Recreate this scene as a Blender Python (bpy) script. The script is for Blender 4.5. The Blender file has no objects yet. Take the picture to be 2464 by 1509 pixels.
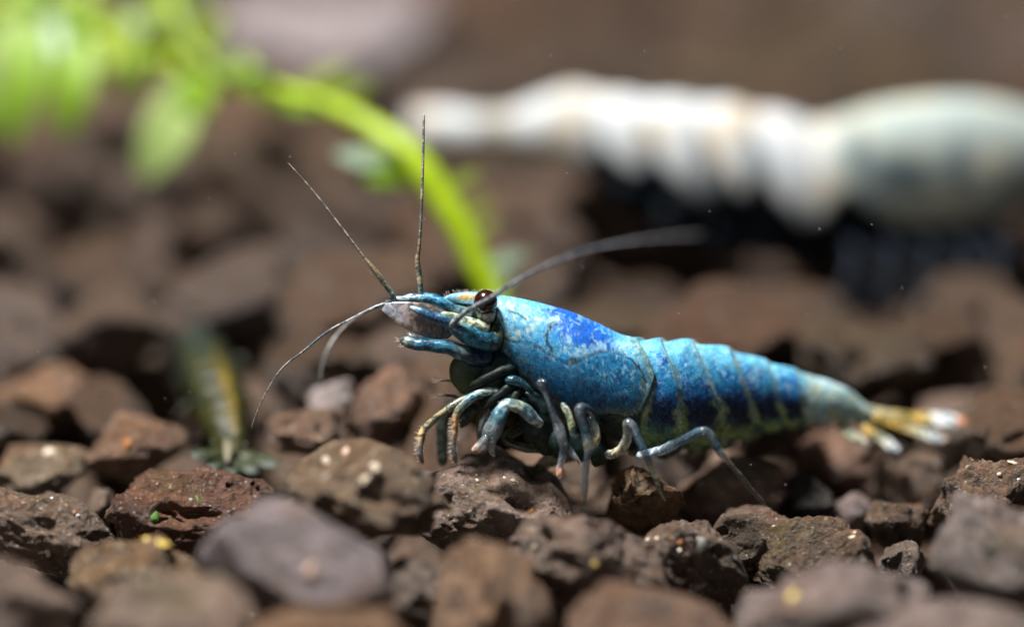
import bpy, bmesh, math, random
import numpy as np
from mathutils import Vector
from mathutils.bvhtree import BVHTree

# ------------------------------------------------------------------ camera, world, light, exposure
SC = bpy.context.scene
SC.unit_settings.system = 'METRIC'
SC.unit_settings.scale_length = 0.01          # one unit is one centimetre
COL = SC.collection
TH = math.radians(21.0)                        # how far the camera looks down
D = 16.0                                       # camera to the shrimp
PX = 640.0                                     # photo pixels (2464 wide view) per unit at the shrimp
CX, CY = 1232.0, 754.5
ct, st = math.cos(TH), math.sin(TH)
FW = np.array([0, ct, -st]); UPV = np.array([0, st, ct]); RT = np.array([1.0, 0, 0])
_v0 = (CY - 1180.0) / PX
CAM = np.array([0, -(D * ct + _v0 * st), D * st - _v0 * ct])

def P(x, y, d=0.0):
    """point seen at (x, y) of the photo, at depth d behind the shrimp"""
    return CAM + (D + d) * (FW + RT * ((x - CX) / PX / D) + UPV * ((CY - y) / PX / D))

def ground_depth(x, y, h=0.0):
    r = FW + RT * ((x - CX) / PX / D) + UPV * ((CY - y) / PX / D)
    return (h - CAM[2]) / r[2] - D

def proj(w):
    v = np.asarray(w) - CAM
    z = v @ FW
    return np.stack([CX + (v @ RT) / z * D * PX, CY - (v @ UPV) / z * D * PX], -1)

cam = bpy.data.objects.new('camera', bpy.data.cameras.new('camera'))
COL.objects.link(cam)
cam.location = CAM
cam.rotation_euler = (math.pi / 2 - TH, 0, 0)
cam.data.sensor_width = 36.0
cam.data.lens = 36.0 * D / (2464 / PX)
cam.data.clip_start = 0.5
cam.data.clip_end = 200.0
cam.data.dof.use_dof = True
cam.data.dof.focus_distance = D - 0.10
APERTURE = 1.3                                 # diameter, cm
cam.data.dof.aperture_fstop = cam.data.lens * 1e-3 / APERTURE
SC.camera = cam

W = bpy.data.worlds.new('World'); SC.world = W; W.use_nodes = True
W.node_tree.nodes['Background'].inputs[0].default_value = (0.85, 0.9, 1.0, 1)
W.node_tree.nodes['Background'].inputs[1].default_value = 0.03

def area_light(name, loc, target, sx, sy, power, color):
    l = bpy.data.lights.new(name, 'AREA'); l.shape = 'RECTANGLE'; l.size = sx; l.size_y = sy
    l.energy = power; l.color = color
    o = bpy.data.objects.new(name, l); COL.objects.link(o); o.location = loc
    o.rotation_euler = (Vector(target) - Vector(loc)).to_track_quat('-Z', 'Y').to_euler()
    return o
area_light('tank_lamp', (-6.0, 1.2, 19.0), (0, 1.0, 0), 3.8, 2.4, 12800.0, (1.0, 0.965, 0.93))
area_light('front_fill', (-7.0, -14.0, 5.0), (0, 0, 0), 7.0, 5.0, 330.0, (0.9, 0.95, 1.0))  # added fill light from the front, brightens undersides; no window is known there

VS = SC.view_settings
VS.view_transform = 'Standard'; VS.look = 'None'; VS.exposure = 0.0; VS.gamma = 1.0
VS.use_curve_mapping = False
SC.render.engine = 'CYCLES'
SC.cycles.use_denoising = True
SC.cycles.max_bounces = 10; SC.cycles.transmission_bounces = 8; SC.cycles.transparent_max_bounces = 24
SC.cycles.sample_clamp_indirect = 6.0

# ------------------------------------------------------------------ helpers
def ss(a, b, x):
    t = np.clip((x - a) / (b - a), 0, 1)
    return t * t * (3 - 2 * t)

def mix(a, b, f):
    f = np.asarray(f)[..., None]
    return np.asarray(a) * (1 - f) + np.asarray(b) * f

def vnoise(p, seed=0):
    p = np.asarray(p, float) + seed * 17.31
    i = np.floor(p).astype(np.int64); f = p - i; f = f * f * (3 - 2 * f)
    def h(dx, dy, dz):
        n = (i[:, 0] + dx) * 374761393 + (i[:, 1] + dy) * 668265263 + (i[:, 2] + dz) * 2147483647 % 1000003
        n = (n ^ (n >> 13)) * 1274126177
        n = n ^ (n >> 16)
        return (n & 0xffff) / 32767.5 - 1.0
    r = 0
    for dx in (0, 1):
        for dy in (0, 1):
            for dz in (0, 1):
                w = (f[:, 0] if dx else 1 - f[:, 0]) * (f[:, 1] if dy else 1 - f[:, 1]) * (f[:, 2] if dz else 1 - f[:, 2])
                r = r + w * h(dx, dy, dz)
    return r

def fbm(p, octv=3, seed=0):
    r = 0; a = 1.0; s = 0
    p = np.asarray(p, float)
    for k in range(octv):
        r = r + a * vnoise(p * 2.03 ** k, seed + k * 3); s += a; a *= 0.5
    return 1.5 * r / s

def link(name, me, parent=None):
    o = bpy.data.objects.new(name, me); COL.objects.link(o)
    if parent is not None:
        o.parent = parent
        o.matrix_parent_inverse = parent.matrix_world.inverted()
    return o

def mesh(name, v, f, mat, parent=None, col=None, smooth=True):
    me = bpy.data.meshes.new(name)
    v = np.asarray(v, float)
    me.from_pydata(v.tolist(), [], f if isinstance(f, list) else f.tolist())
    if smooth:
        me.polygons.foreach_set('use_smooth', [True] * len(me.polygons))
    if col is not None:
        c = np.ones((len(v), 4)); c[:, :np.asarray(col).shape[1]] = col
        a = me.color_attributes.new('col', 'FLOAT_COLOR', 'POINT')
        a.data.foreach_set('color', c.ravel())
    me.materials.append(mat)
    me.update()
    return link(name, me, parent)

def empty(name, loc, label, cat, group=None):
    o = bpy.data.objects.new(name, None); COL.objects.link(o)
    o.location = loc; o.empty_display_size = 0.1
    bpy.context.view_layer.update()
    tag(o, label, cat, group)
    return o

def tag(o, label=None, cat=None, group=None, kind=None):
    if label: o['label'] = label
    if cat: o['category'] = cat
    if group: o['group'] = group
    if kind: o['kind'] = kind
    return o

def catmull(pts, n):
    """pts (k, m) -> (n, m) smooth curve through all the points, by chord length"""
    pts = np.asarray(pts, float)
    seg = np.sqrt(((pts[1:, :2] - pts[:-1, :2]) ** 2).sum(1)) + 1e-3
    t = np.concatenate([[0], np.cumsum(seg)]); t /= t[-1]
    m = np.zeros_like(pts)
    m[1:-1] = (pts[2:] - pts[:-2]) / (t[2:] - t[:-2])[:, None]
    m[0] = (pts[1] - pts[0]) / (t[1] - t[0]); m[-1] = (pts[-1] - pts[-2]) / (t[-1] - t[-2])
    u = np.linspace(0, 1, n)
    k = np.clip(np.searchsorted(t, u, 'right') - 1, 0, len(t) - 2)
    h = (t[k + 1] - t[k])[:, None]; s = ((u - t[k]) / (t[k + 1] - t[k]))[:, None]
    return ((2*s**3-3*s**2+1)*pts[k] + (s**3-2*s**2+s)*h*m[k] + (-2*s**3+3*s**2)*pts[k+1] + (s**3-s**2)*h*m[k+1])

def ringmesh(rings):
    """rings (n, m, 3) -> closed tube with end caps"""
    n, m = rings.shape[:2]
    v = rings.reshape(-1, 3)
    f = []
    for i in range(n - 1):
        a = i * m
        for j in range(m):
            k = (j + 1) % m
            f.append((a + j, a + k, a + m + k, a + m + j))
    v = np.vstack([v, rings[0].mean(0), rings[-1].mean(0)])
    c0, c1 = n * m, n * m + 1
    for j in range(m):
        k = (j + 1) % m
        f.append((c0, k, j)); f.append((c1, (n - 1) * m + j, (n - 1) * m + k))
    return v, f

def tube(nodes, n=40, m=12, flat=1.0, normal=None, bump=0.0, seed=0):
    """nodes: (x, y, depth, radius_px) in photo coordinates. flat < 1 squashes along 'normal'"""
    c = catmull(nodes, n)
    c[:, 3] = np.maximum(c[:, 3], 0.4)
    pts = np.array([P(*q[:3]) for q in c])
    rad = c[:, 3] / PX
    tan = np.gradient(pts, axis=0); tan /= np.linalg.norm(tan, axis=1)[:, None]
    nv = -FW if normal is None else np.asarray(normal, float)
    a = np.cross(tan, nv); a /= np.linalg.norm(a, axis=1)[:, None] + 1e-9
    b = np.cross(tan, a)
    t = np.linspace(0, 2 * np.pi, m, endpoint=False)
    rr = rad[:, None] * np.ones(m)
    # rounded ends
    e = np.minimum(np.arange(n), np.arange(n)[::-1]).astype(float)
    cap = np.clip((e + 0.25) / 2.2, 0, 1) ** 0.5
    rr = rr * cap[:, None]
    rings = pts[:, None] + rr[..., None] * (np.cos(t)[None, :, None] * a[:, None] + flat * np.sin(t)[None, :, None] * b[:, None])
    if bump:
        q = rings.reshape(-1, 3)
        rings = rings + (fbm(q * 22, 3, seed) * bump / PX).reshape(n, m)[..., None] * (rings - pts[:, None]) / (rr[..., None] + 1e-6)
    v, f = ringmesh(rings)
    u = np.concatenate([np.repeat(np.linspace(0, 1, n), m), [0, 1]])
    return v, f, u, c

def ramp(u, stops):
    """stops: [(t, (r, g, b, a)), ...]"""
    t = [s[0] for s in stops]
    return np.stack([np.interp(u, t, [s[1][k] for s in stops]) for k in range(len(stops[0][1]))], -1)

# ------------------------------------------------------------------ materials
def new_mat(name):
    m = bpy.data.materials.new(name); m.use_nodes = True
    nt = m.node_tree
    return m, nt, nt.nodes['Principled BSDF']

def nd(nt, t, **kw):
    n = nt.nodes.new(t)
    for k, v in kw.items():
        if k.startswith('i_'):
            key = k[2:]
            n.inputs[int(key) if key.isdigit() else key].default_value = v
        else:
            setattr(n, k, v)
    return n

def mathn(nt, op, a, b=None, clamp=False):
    n = nt.nodes.new('ShaderNodeMath'); n.operation = op; n.use_clamp = clamp
    for i, x in enumerate((a, b)):
        if x is None: continue
        if isinstance(x, (int, float)): n.inputs[i].default_value = x
        else: nt.links.new(x, n.inputs[i])
    return n.outputs[0]

def mixc(nt, f, a, b, mode='MIX'):
    n = nt.nodes.new('ShaderNodeMix'); n.data_type = 'RGBA'; n.blend_type = mode
    for i, x in ((0, f), (6, a), (7, b)):
        if isinstance(x, (int, float)): n.inputs[i].default_value = x
        elif isinstance(x, tuple): n.inputs[i].default_value = x if len(x) == 4 else (*x, 1)
        else: nt.links.new(x, n.inputs[i])
    return n.outputs[2]

def maprange(nt, x, a, b, c=0.0, d=1.0):
    n = nt.nodes.new('ShaderNodeMapRange'); n.clamp = True
    nt.links.new(x, n.inputs[0])
    for i, val in enumerate((a, b, c, d)): n.inputs[i + 1].default_value = val
    return n.outputs[0]

def stone_material():
    m, nt, b = new_mat('porous_stone')
    L = nt.links.new
    tc = nd(nt, 'ShaderNodeTexCoord').outputs['Object']
    info = nd(nt, 'ShaderNodeObjectInfo')
    off = nd(nt, 'ShaderNodeVectorMath', operation='SCALE'); off.inputs['Scale'].default_value = 40.0
    comb = nd(nt, 'ShaderNodeCombineXYZ')
    for k in range(3): L(info.outputs['Random'], comb.inputs[k])
    L(comb.outputs[0], off.inputs[0])
    add = nd(nt, 'ShaderNodeVectorMath', operation='ADD'); L(tc, add.inputs[0]); L(off.outputs[0], add.inputs[1])
    co = add.outputs[0]
    def noise(scale, det=4.0, rough=0.55, dist=0.0):
        n = nd(nt, 'ShaderNodeTexNoise'); n.inputs['Scale'].default_value = scale
        n.inputs['Detail'].default_value = det; n.inputs['Roughness'].default_value = rough
        n.inputs['Distortion'].default_value = dist
        L(co, n.inputs['Vector']); return n.outputs['Fac']
    def voro(scale):
        n = nd(nt, 'ShaderNodeTexVoronoi'); n.inputs['Scale'].default_value = scale
        L(co, n.inputs['Vector']); return n
    base = mixc(nt, 1.0, info.outputs['Color'], (0.99, 0.89, 0.81), 'MULTIPLY')
    n1, n2, n3 = noise(4.0, 5), noise(17.0, 5, 0.65), noise(60.0, 3, 0.7)
    c = mixc(nt, maprange(nt, n1, 0.35, 0.68), base, mixc(nt, 1.0, base, (1.55, 1.47, 1.42), 'MULTIPLY'))
    c = mixc(nt, maprange(nt, n2, 0.42, 0.66), mixc(nt, 1.0, c, (0.56, 0.51, 0.46), 'MULTIPLY'), c)
    c = mixc(nt, maprange(nt, n3, 0.5, 0.75, 0, 0.5), c, mixc(nt, 1.0, c, (0.5, 0.47, 0.44), 'MULTIPLY'))
    rust = mathn(nt, 'MULTIPLY', maprange(nt, noise(3.1, 3, 0.5, 0.6), 0.58, 0.74), 0.42)
    c = mixc(nt, rust, c, (0.17, 0.065, 0.022))
    moss = mathn(nt, 'MULTIPLY', maprange(nt, noise(2.3, 3, 0.55, 0.3), 0.60, 0.76), 0.4)
    c = mixc(nt, moss, c, (0.075, 0.07, 0.012))
    # mineral grains set into the stone
    for sc, gate, size in ((11.0, 0.62, 0.20), (26.0, 0.60, 0.26), (55.0, 0.6, 0.32)):
        v = voro(sc)
        sep = nd(nt, 'ShaderNodeSeparateColor'); L(v.outputs['Color'], sep.inputs[0])
        on = mathn(nt, 'MULTIPLY', mathn(nt, 'GREATER_THAN', sep.outputs[0], gate),
                   maprange(nt, v.outputs['Distance'], size, size * 0.55))
        rp = nd(nt, 'ShaderNodeValToRGB'); e = rp.color_ramp
        e.interpolation = 'CONSTANT'
        e.elements[0].color = (0.34, 0.27, 0.19, 1); e.elements[1].position = 0.3; e.elements[1].color = (0.36, 0.17, 0.06, 1)
        for pos, cc in ((0.5, (0.5, 0.47, 0.44, 1)), (0.66, (0.05, 0.045, 0.045, 1)), (0.84, (0.62, 0.52, 0.36, 1))):
            q = e.elements.new(pos); q.color = cc
        L(sep.outputs[1], rp.inputs[0])
        c = mixc(nt, mathn(nt, 'MULTIPLY', on, 0.62), c, rp.outputs[0])
    L(c, b.inputs['Base Color'])
    b.inputs['Roughness'].default_value = 0.5
    L(maprange(nt, n2, 0.3, 0.7, 0.26, 0.62), b.inputs['Roughness'])
    b.inputs['Specular IOR Level'].default_value = 0.6
    pit = maprange(nt, voro(13.0).outputs['Distance'], 0.05, 0.32)
    hgt = mathn(nt, 'ADD', mathn(nt, 'MULTIPLY', noise(30.0, 6, 0.7), 1.0), mathn(nt, 'MULTIPLY', pit, 0.35))
    bp = nd(nt, 'ShaderNodeBump'); bp.inputs['Strength'].default_value = 1.0; bp.inputs['Distance'].default_value = 0.04
    L(hgt, bp.inputs['Height']); L(bp.outputs[0], b.inputs['Normal'])
    return m
M_STONE = stone_material()

def shell_material(name, dark=(0.42, 0.62, 0.74), lightc=(0.50, 0.74, 0.86), lf=0.20):
    m, nt, b = new_mat(name); L = nt.links.new
    a = nd(nt, 'ShaderNodeAttribute', attribute_name='col')
    tc = nd(nt, 'ShaderNodeTexCoord').outputs['Object']
    n = nd(nt, 'ShaderNodeTexNoise'); n.inputs['Scale'].default_value = 55; n.inputs['Detail'].default_value = 4
    n.inputs['Distortion'].default_value = 1.8; n.inputs['Roughness'].default_value = 0.65; L(tc, n.inputs['Vector'])
    w = nd(nt, 'ShaderNodeTexNoise'); w.inputs['Scale'].default_value = 150; w.inputs['Detail'].default_value = 2
    w.inputs['Distortion'].default_value = 2.5; L(tc, w.inputs['Vector'])
    c = mixc(nt, maprange(nt, n.outputs['Fac'], 0.36, 0.64), mixc(nt, 1.0, a.outputs['Color'], dark, 'MULTIPLY'), a.outputs['Color'])
    light = mixc(nt, lf, a.outputs['Color'], lightc)
    c = mixc(nt, mathn(nt, 'MULTIPLY', maprange(nt, w.outputs['Fac'], 0.54, 0.66), 0.75), c, light)
    L(c, b.inputs['Base Color'])
    b.inputs['Roughness'].default_value = 0.45
    b.inputs['Specular IOR Level'].default_value = 0.28
    b.inputs['Subsurface Weight'].default_value = 0.22
    b.inputs['Subsurface Radius'].default_value = (0.5, 0.8, 1.0); b.inputs['Subsurface Scale'].default_value = 0.03
    bp = nd(nt, 'ShaderNodeBump'); bp.inputs['Strength'].default_value = 0.35; bp.inputs['Distance'].default_value = 0.006
    L(n.outputs['Fac'], bp.inputs['Height']); L(bp.outputs[0], b.inputs['Normal'])
    return m
M_SHELL = shell_material('shrimp_shell')
M_PALE = shell_material('pale_shell', (0.85, 0.85, 0.84), (0.9, 0.9, 0.88), 0.015)
M_PALE.node_tree.nodes['Principled BSDF'].inputs['Specular IOR Level'].default_value = 0.08
M_OLIVE = shell_material('olive_shell', (0.6, 0.6, 0.6), (0.3, 0.28, 0.1), 0.03)
M_SKIN = shell_material('dark_skin', (0.5, 0.55, 0.5), (0.10, 0.13, 0.07), 0.25)

def limb_material():
    """colour from the mesh; alpha says how much pigment sits in the clear limb"""
    m, nt, b = new_mat('clear_limb'); L = nt.links.new
    a = nd(nt, 'ShaderNodeAttribute', attribute_name='col')
    tc = nd(nt, 'ShaderNodeTexCoord').outputs['Object']
    n = nd(nt, 'ShaderNodeTexNoise'); n.inputs['Scale'].default_value = 42; n.inputs['Detail'].default_value = 5; n.inputs['Distortion'].default_value = 0.8
    L(tc, n.inputs['Vector'])
    w = nd(nt, 'ShaderNodeTexNoise'); w.inputs['Scale'].default_value = 120; w.inputs['Detail'].default_value = 3; w.inputs['Distortion'].default_value = 1.5
    L(tc, w.inputs['Vector'])
    k = maprange(nt, n.outputs['Fac'], 0.36, 0.64, -0.22, 0.22)
    al = mathn(nt, 'ADD', a.outputs['Alpha'], mathn(nt, 'MULTIPLY', k, maprange(nt, a.outputs['Alpha'], 0.2, 0.95, 0.35, 1.0)), True)
    c = mixc(nt, mathn(nt, 'MULTIPLY', maprange(nt, n.outputs['Fac'], 0.56, 0.44), a.outputs['Alpha']), a.outputs['Color'], mixc(nt, 1.0, a.outputs['Color'], (0.20, 0.32, 0.40), 'MULTIPLY'))
    c = mixc(nt, mathn(nt, 'MULTIPLY', maprange(nt, w.outputs['Fac'], 0.56, 0.70, 0, 0.22), a.outputs['Alpha']), c, (0.62, 0.66, 0.62))
    L(c, b.inputs['Base Color'])
    b.inputs['Roughness'].default_value = 0.3
    b.inputs['Specular IOR Level'].default_value = 0.5
    bp = nd(nt, 'ShaderNodeBump'); bp.inputs['Strength'].default_value = 0.35; bp.inputs['Distance'].default_value = 0.008
    L(n.outputs['Fac'], bp.inputs['Height']); L(bp.outputs[0], b.inputs['Normal'])
    tr = nd(nt, 'ShaderNodeBsdfTransparent'); L(mixc(nt, 0.35, (1, 1, 1), a.outputs['Color']), tr.inputs[0])
    gl = nd(nt, 'ShaderNodeBsdfGlossy'); gl.inputs['Roughness'].default_value = 0.10
    m1 = nd(nt, 'ShaderNodeMixShader'); m1.inputs[0].default_value = 0.09
    L(tr.outputs[0], m1.inputs[1]); L(gl.outputs[0], m1.inputs[2])
    m2 = nd(nt, 'ShaderNodeMixShader'); L(al, m2.inputs[0]); L(m1.outputs[0], m2.inputs[1]); L(b.outputs[0], m2.inputs[2])
    L(m2.outputs[0], nt.nodes['Material Output'].inputs[0])
    return m
M_LIMB = limb_material()

def plain(name, color, rough=0.5, **kw):
    m, nt, b = new_mat(name)
    tc = nd(nt, 'ShaderNodeTexCoord').outputs['Object']
    n = nd(nt, 'ShaderNodeTexNoise'); n.inputs['Scale'].default_value = kw.pop('scale', 30); n.inputs['Detail'].default_value = 4
    nt.links.new(tc, n.inputs['Vector'])
    v = kw.pop('vary', 0.35)
    c = mixc(nt, n.outputs['Fac'], tuple(x * (1 - v) for x in color), tuple(min(1, x * (1 + v)) for x in color))
    nt.links.new(c, b.inputs['Base Color'])
    b.inputs['Roughness'].default_value = rough
    for k, val in kw.items(): b.inputs[k.replace('_', ' ')].default_value = val
    return m

def leaf_material(name, color, trans):
    m, nt, b = new_mat(name); L = nt.links.new
    tc = nd(nt, 'ShaderNodeTexCoord').outputs['Object']
    n = nd(nt, 'ShaderNodeTexNoise'); n.inputs['Scale'].default_value = 6; n.inputs['Detail'].default_value = 4; L(tc, n.inputs['Vector'])
    c = mixc(nt, n.outputs['Fac'], tuple(x * 0.65 for x in color), tuple(min(1, x * 1.3) for x in color))
    L(c, b.inputs['Base Color']); b.inputs['Roughness'].default_value = 0.45
    t = nd(nt, 'ShaderNodeBsdfTranslucent'); L(c, t.inputs[0])
    mx = nd(nt, 'ShaderNodeMixShader'); mx.inputs[0].default_value = trans
    L(b.outputs[0], mx.inputs[1]); L(t.outputs[0], mx.inputs[2])
    L(mx.outputs[0], nt.nodes['Material Output'].inputs[0])
    return m

# ------------------------------------------------------------------ stones
_ICO = {}
def ico(sub):
    if sub not in _ICO:
        bm = bmesh.new(); bmesh.ops.create_icosphere(bm, subdivisions=sub, radius=1.0)
        v = np.array([x.co[:] for x in bm.verts]); f = np.array([[q.index for q in p.verts] for p in bm.faces])
        bm.free(); _ICO[sub] = (v, f)
    return _ICO[sub]

def stone_shape(seed, sub, facets=9, pits=14, rough=1.0, cut=(0.62, 0.9), pit_depth=0.22):
    rng = np.random.default_rng(seed)
    u, f = ico(sub)
    p = u.copy()
    for k in range(facets):
        n = rng.normal(size=3); n /= np.linalg.norm(n)
        dd = rng.uniform(*cut)
        h = p @ n - dd
        p = p - np.maximum(h, 0)[:, None] * n * 0.93
    p = p * (1 + 0.17 * fbm(u * 1.5, 2, seed))[:, None]
    disp = rough * (0.075 * fbm(u * 3.4, 3, seed + 5) - 0.035 * np.abs(fbm(u * 7, 3, seed + 9)) + 0.022 * fbm(u * 24, 3, seed + 11))
    for k in range(pits):
        n = rng.normal(size=3); n /= np.linalg.norm(n)
        r = rng.uniform(0.07, 0.27) ** 1.0
        q = u + 0.10 * np.stack([fbm(u * 5, 2, seed + 21), fbm(u * 5, 2, seed + 22), fbm(u * 5, 2, seed + 23)], -1)
        dist = np.linalg.norm(q - n, axis=1) / r
        disp = disp - rng.uniform(0.4, 1.0) * pit_depth * (r / 0.2) * np.exp(-dist ** 4) + 0.02 * np.exp(-((dist - 1.3) / 0.3) ** 2)
    for k in range(int(pits * 2)):
        n = rng.normal(size=3); n /= np.linalg.norm(n)
        r = rng.uniform(0.03, 0.09)
        dist = np.linalg.norm(u - n, axis=1) / r
        disp = disp + 0.45 * r * np.exp(-dist ** 2)
    p = p + u * disp[:, None]
    lo, hi = p.min(0), p.max(0)
    return (p - (lo + hi) / 2) / ((hi - lo) / 2), f

HERO = []     # (object, bvh)
def hero(label, box, depth, color, seed, sub=5, ry=0.85, name='stone', group=None, top=None, **kw):
    x0, y0, x1, y1 = box
    s = (D + depth) / D / PX
    rx, e = (x1 - x0) / 2 * s, (y1 - y0) / 2 * s
    ryy = max(rx, e) * ry
    rz = math.sqrt(max(e * e - (ryy * st) ** 2, (0.5 * e) ** 2)) / ct
    v, f = stone_shape(seed, sub, **kw)
    if top is not None:
        # carve the upper outline: (x, y) points of the crest
        tx = [((p[0] - x0) / (x1 - x0)) * 2 - 1 for p in top]; ty = [1 - 2 * (p[1] - y0) / (y1 - y0) for p in top]
        bins = np.linspace(-1, 1, 33); idx = np.clip(np.digitize(v[:, 0], bins) - 1, 0, 31)
        cur = np.array([v[idx == k, 2].max() if (idx == k).any() else 0.2 for k in range(32)])
        cur = np.convolve(np.pad(cur, 2, mode='edge'), np.ones(5) / 5, 'valid')
        ct_ = np.interp(v[:, 0], (bins[1:] + bins[:-1]) / 2, np.maximum(cur, 0.12))
        want = np.interp(v[:, 0], tx, ty)
        lo_ = -0.9
        k_ = np.clip((want - lo_) / (ct_ - lo_), 0.35, 2.2)
        v[:, 2] = lo_ + (v[:, 2] - lo_) * np.where(v[:, 2] > lo_, k_, 1.0)
    v = v * np.array([rx, ryy, rz])
    c = P((x0 + x1) / 2, (y0 + y1) / 2, depth)
    o = mesh(name, v, f, M_STONE)
    o.location = c; o.color = (*color, 1)
    tag(o, label, 'stone', group)
    HERO.append((o, v + c, f, BVHTree.FromPolygons((v + c).tolist(), f.tolist()), max(rx, ryy)))
    return o

def cast(x, y, only=None):
    """where the ray through (x, y) meets a hand-placed stone"""
    best = None
    d = P(x, y, 0) - CAM; d /= np.linalg.norm(d)
    for o, v, f, bv, r in HERO:
        if only is not None and o is not only: continue
        h = bv.ray_cast(Vector(CAM), Vector(d))
        if h[0] is not None and (best is None or h[3] < best[2]): best = (np.array(h[0]), np.array(h[1]), h[3], o)
    return best

def cast_depth(x, y, default):
    h = cast(x, y)
    return default if h is None else float((h[0] - CAM) @ FW - D)

BROWN = (0.125, 0.088, 0.062); GREY = (0.20, 0.175, 0.17); LAV = (0.27, 0.235, 0.245); RED = (0.10, 0.05, 0.03)
GOLD = (0.10, 0.07, 0.035); TAN = (0.21, 0.14, 0.085); DARK = (0.05, 0.046, 0.046); OLIVE = (0.15, 0.125, 0.085)

s_front = hero('pinkish grey porous stone under the blue shrimp\'s front legs', (998, 1086, 1385, 1330), 0.03, (0.215, 0.18, 0.165), 14, 6, ry=0.75, pits=20, facets=6, rough=0.9, top=[(998, 1150), (1030, 1125), (1100, 1100), (1190, 1088), (1230, 1110), (1270, 1140), (1330, 1148), (1360, 1185), (1385, 1240)])
s_gold = hero('small angular golden brown wet stone under the blue shrimp\'s thin legs', (1446, 1104, 1652, 1310), 0.06, (0.21, 0.15, 0.08), 31, 6, ry=0.8, pits=9, facets=12, cut=(0.35, 0.65), pit_depth=0.3, top=[(1446, 1200), (1465, 1150), (1520, 1106), (1560, 1118), (1620, 1150), (1652, 1185)])
s_red = hero('dark reddish brown stone with bright green algae spots', (258, 1116, 660, 1340), 0.02, RED, 33, 6, ry=0.7, pits=16, pit_depth=0.3, top=[(258, 1180), (290, 1145), (370, 1135), (420, 1120), (500, 1122), (580, 1140), (630, 1155), (660, 1190)])
s_left = hero('grey brown bumpy stone beside the red algae stone', (-70, 1148, 302, 1385), -0.05, (0.14, 0.11, 0.085), 47, 6, ry=0.75, pits=20, top=[(-70, 1160), (0, 1150), (60, 1175), (150, 1162), (200, 1180), (250, 1240), (302, 1300)])
s_blur = hero('brown stone with pale round specks overlapping the pinkish grey stone', (670, 1058, 1085, 1320), -0.42, (0.15, 0.115, 0.075), 52, 5, ry=0.75, pits=10, top=[(670, 1190), (720, 1130), (800, 1080), (880, 1060), (950, 1075), (1000, 1110), (1060, 1180), (1085, 1230)])
hero('large smooth lavender grey stone in front of the red algae stone', (470, 1208, 950, 1520), -0.82, (0.23, 0.22, 0.26), 61, 5, ry=0.55, pits=3, rough=0.5, facets=8, top=[(470, 1330), (500, 1270), (560, 1222), (680, 1212), (750, 1225), (850, 1280), (920, 1340), (950, 1420)])
hero('tan brown rounded stone in front of the pinkish grey stone', (1035, 1302, 1350, 1640), -0.75, TAN, 72, 5, ry=0.7, pits=4, rough=0.7, top=[(1035, 1440), (1060, 1350), (1120, 1308), (1200, 1312), (1270, 1360), (1320, 1430), (1350, 1520)])
s_mid = hero('grey brown stone with hollow dark front below the golden stone', (1215, 1218, 1615, 1470), -0.40, (0.16, 0.128, 0.11), 83, 6, ry=0.6, pits=26, pit_depth=0.4, top=[(1215, 1310), (1260, 1260), (1330, 1235), (1400, 1222), (1470, 1245), (1530, 1290), (1590, 1340), (1615, 1390)])
s_bead = hero('pitted grey brown stone with clear bead in its hollow', (1535, 1248, 1812, 1500), -0.17, (0.14, 0.11, 0.088), 95, 6, ry=0.7, pits=26, pit_depth=0.42, top=[(1535, 1300), (1560, 1275), (1620, 1250), (1700, 1255), (1760, 1290), (1800, 1370), (1812, 1420)])
s_fine = hero('smooth fine grained grey brown stone at the blue shrimp\'s rear foot', (1705, 1212, 1905, 1370), 0.0, (0.15, 0.12, 0.095), 101, 6, ry=0.85, pits=3, rough=0.6, top=[(1705, 1270), (1740, 1225), (1800, 1212), (1850, 1225), (1905, 1240)])
s_speck = hero('dark brown rough stone with many pale and orange specks', (1800, 1238, 2128, 1490), -0.08, (0.10, 0.07, 0.046), 117, 6, ry=0.75, pits=14, top=[(1800, 1330), (1840, 1270), (1900, 1245), (2000, 1240), (2070, 1250), (2100, 1300), (2128, 1380)])
hero('grey lavender stone with orange brown underside in front of the specked stone', (1755, 1328, 2240, 1640), -0.72, (0.21, 0.19, 0.20), 124, 5, ry=0.6, pits=5, rough=0.6, top=[(1755, 1470), (1800, 1420), (1880, 1370), (1980, 1330), (2080, 1340), (2150, 1375), (2240, 1410)])
hero('large grey lavender stone with one cream chip', (2232, 1196, 2620, 1500), -0.55, (0.19, 0.175, 0.185), 133, 5, ry=0.6, pits=6, rough=0.6, top=[(2232, 1330), (2260, 1250), (2310, 1205), (2380, 1215), (2430, 1240), (2500, 1260), (2620, 1300)])
s_right = hero('brown crumbly stone with pale crystals behind the large grey lavender stone', (2236, 1088, 2560, 1360), 0.0, (0.15, 0.105, 0.07), 141, 6, ry=0.7, pits=22, top=[(2236, 1180), (2270, 1130), (2330, 1095), (2390, 1100), (2464, 1090), (2560, 1120)])
hero('small dark pitted stone between the crumbly and the specked stone', (2078, 1194, 2236, 1350), 0.14, (0.12, 0.09, 0.06), 152, 6, ry=0.8, pits=22, pit_depth=0.35)
hero('small grey round pebble under the small pitted stone', (2105, 1296, 2228, 1430), -0.08, (0.16, 0.14, 0.125), 163, 5, ry=0.9, pits=3)
hero('nearly black wedge shaped stone behind the fine grained stone', (1865, 1136, 2005, 1270), 0.34, (0.022, 0.022, 0.022), 171, 5, ry=0.8, pits=2, rough=0.5, cut=(0.4, 0.7))
hero('small lavender stone beside the black wedge stone', (1985, 1180, 2100, 1290), 0.36, (0.27, 0.24, 0.26), 182, 5, ry=0.8, pits=2, rough=0.5)
hero('small plain grey stone between the lavender and the tan stone', (895, 1345, 1085, 1540), -0.5, (0.19, 0.17, 0.155), 190, 5, ry=0.7, pits=3)
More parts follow.
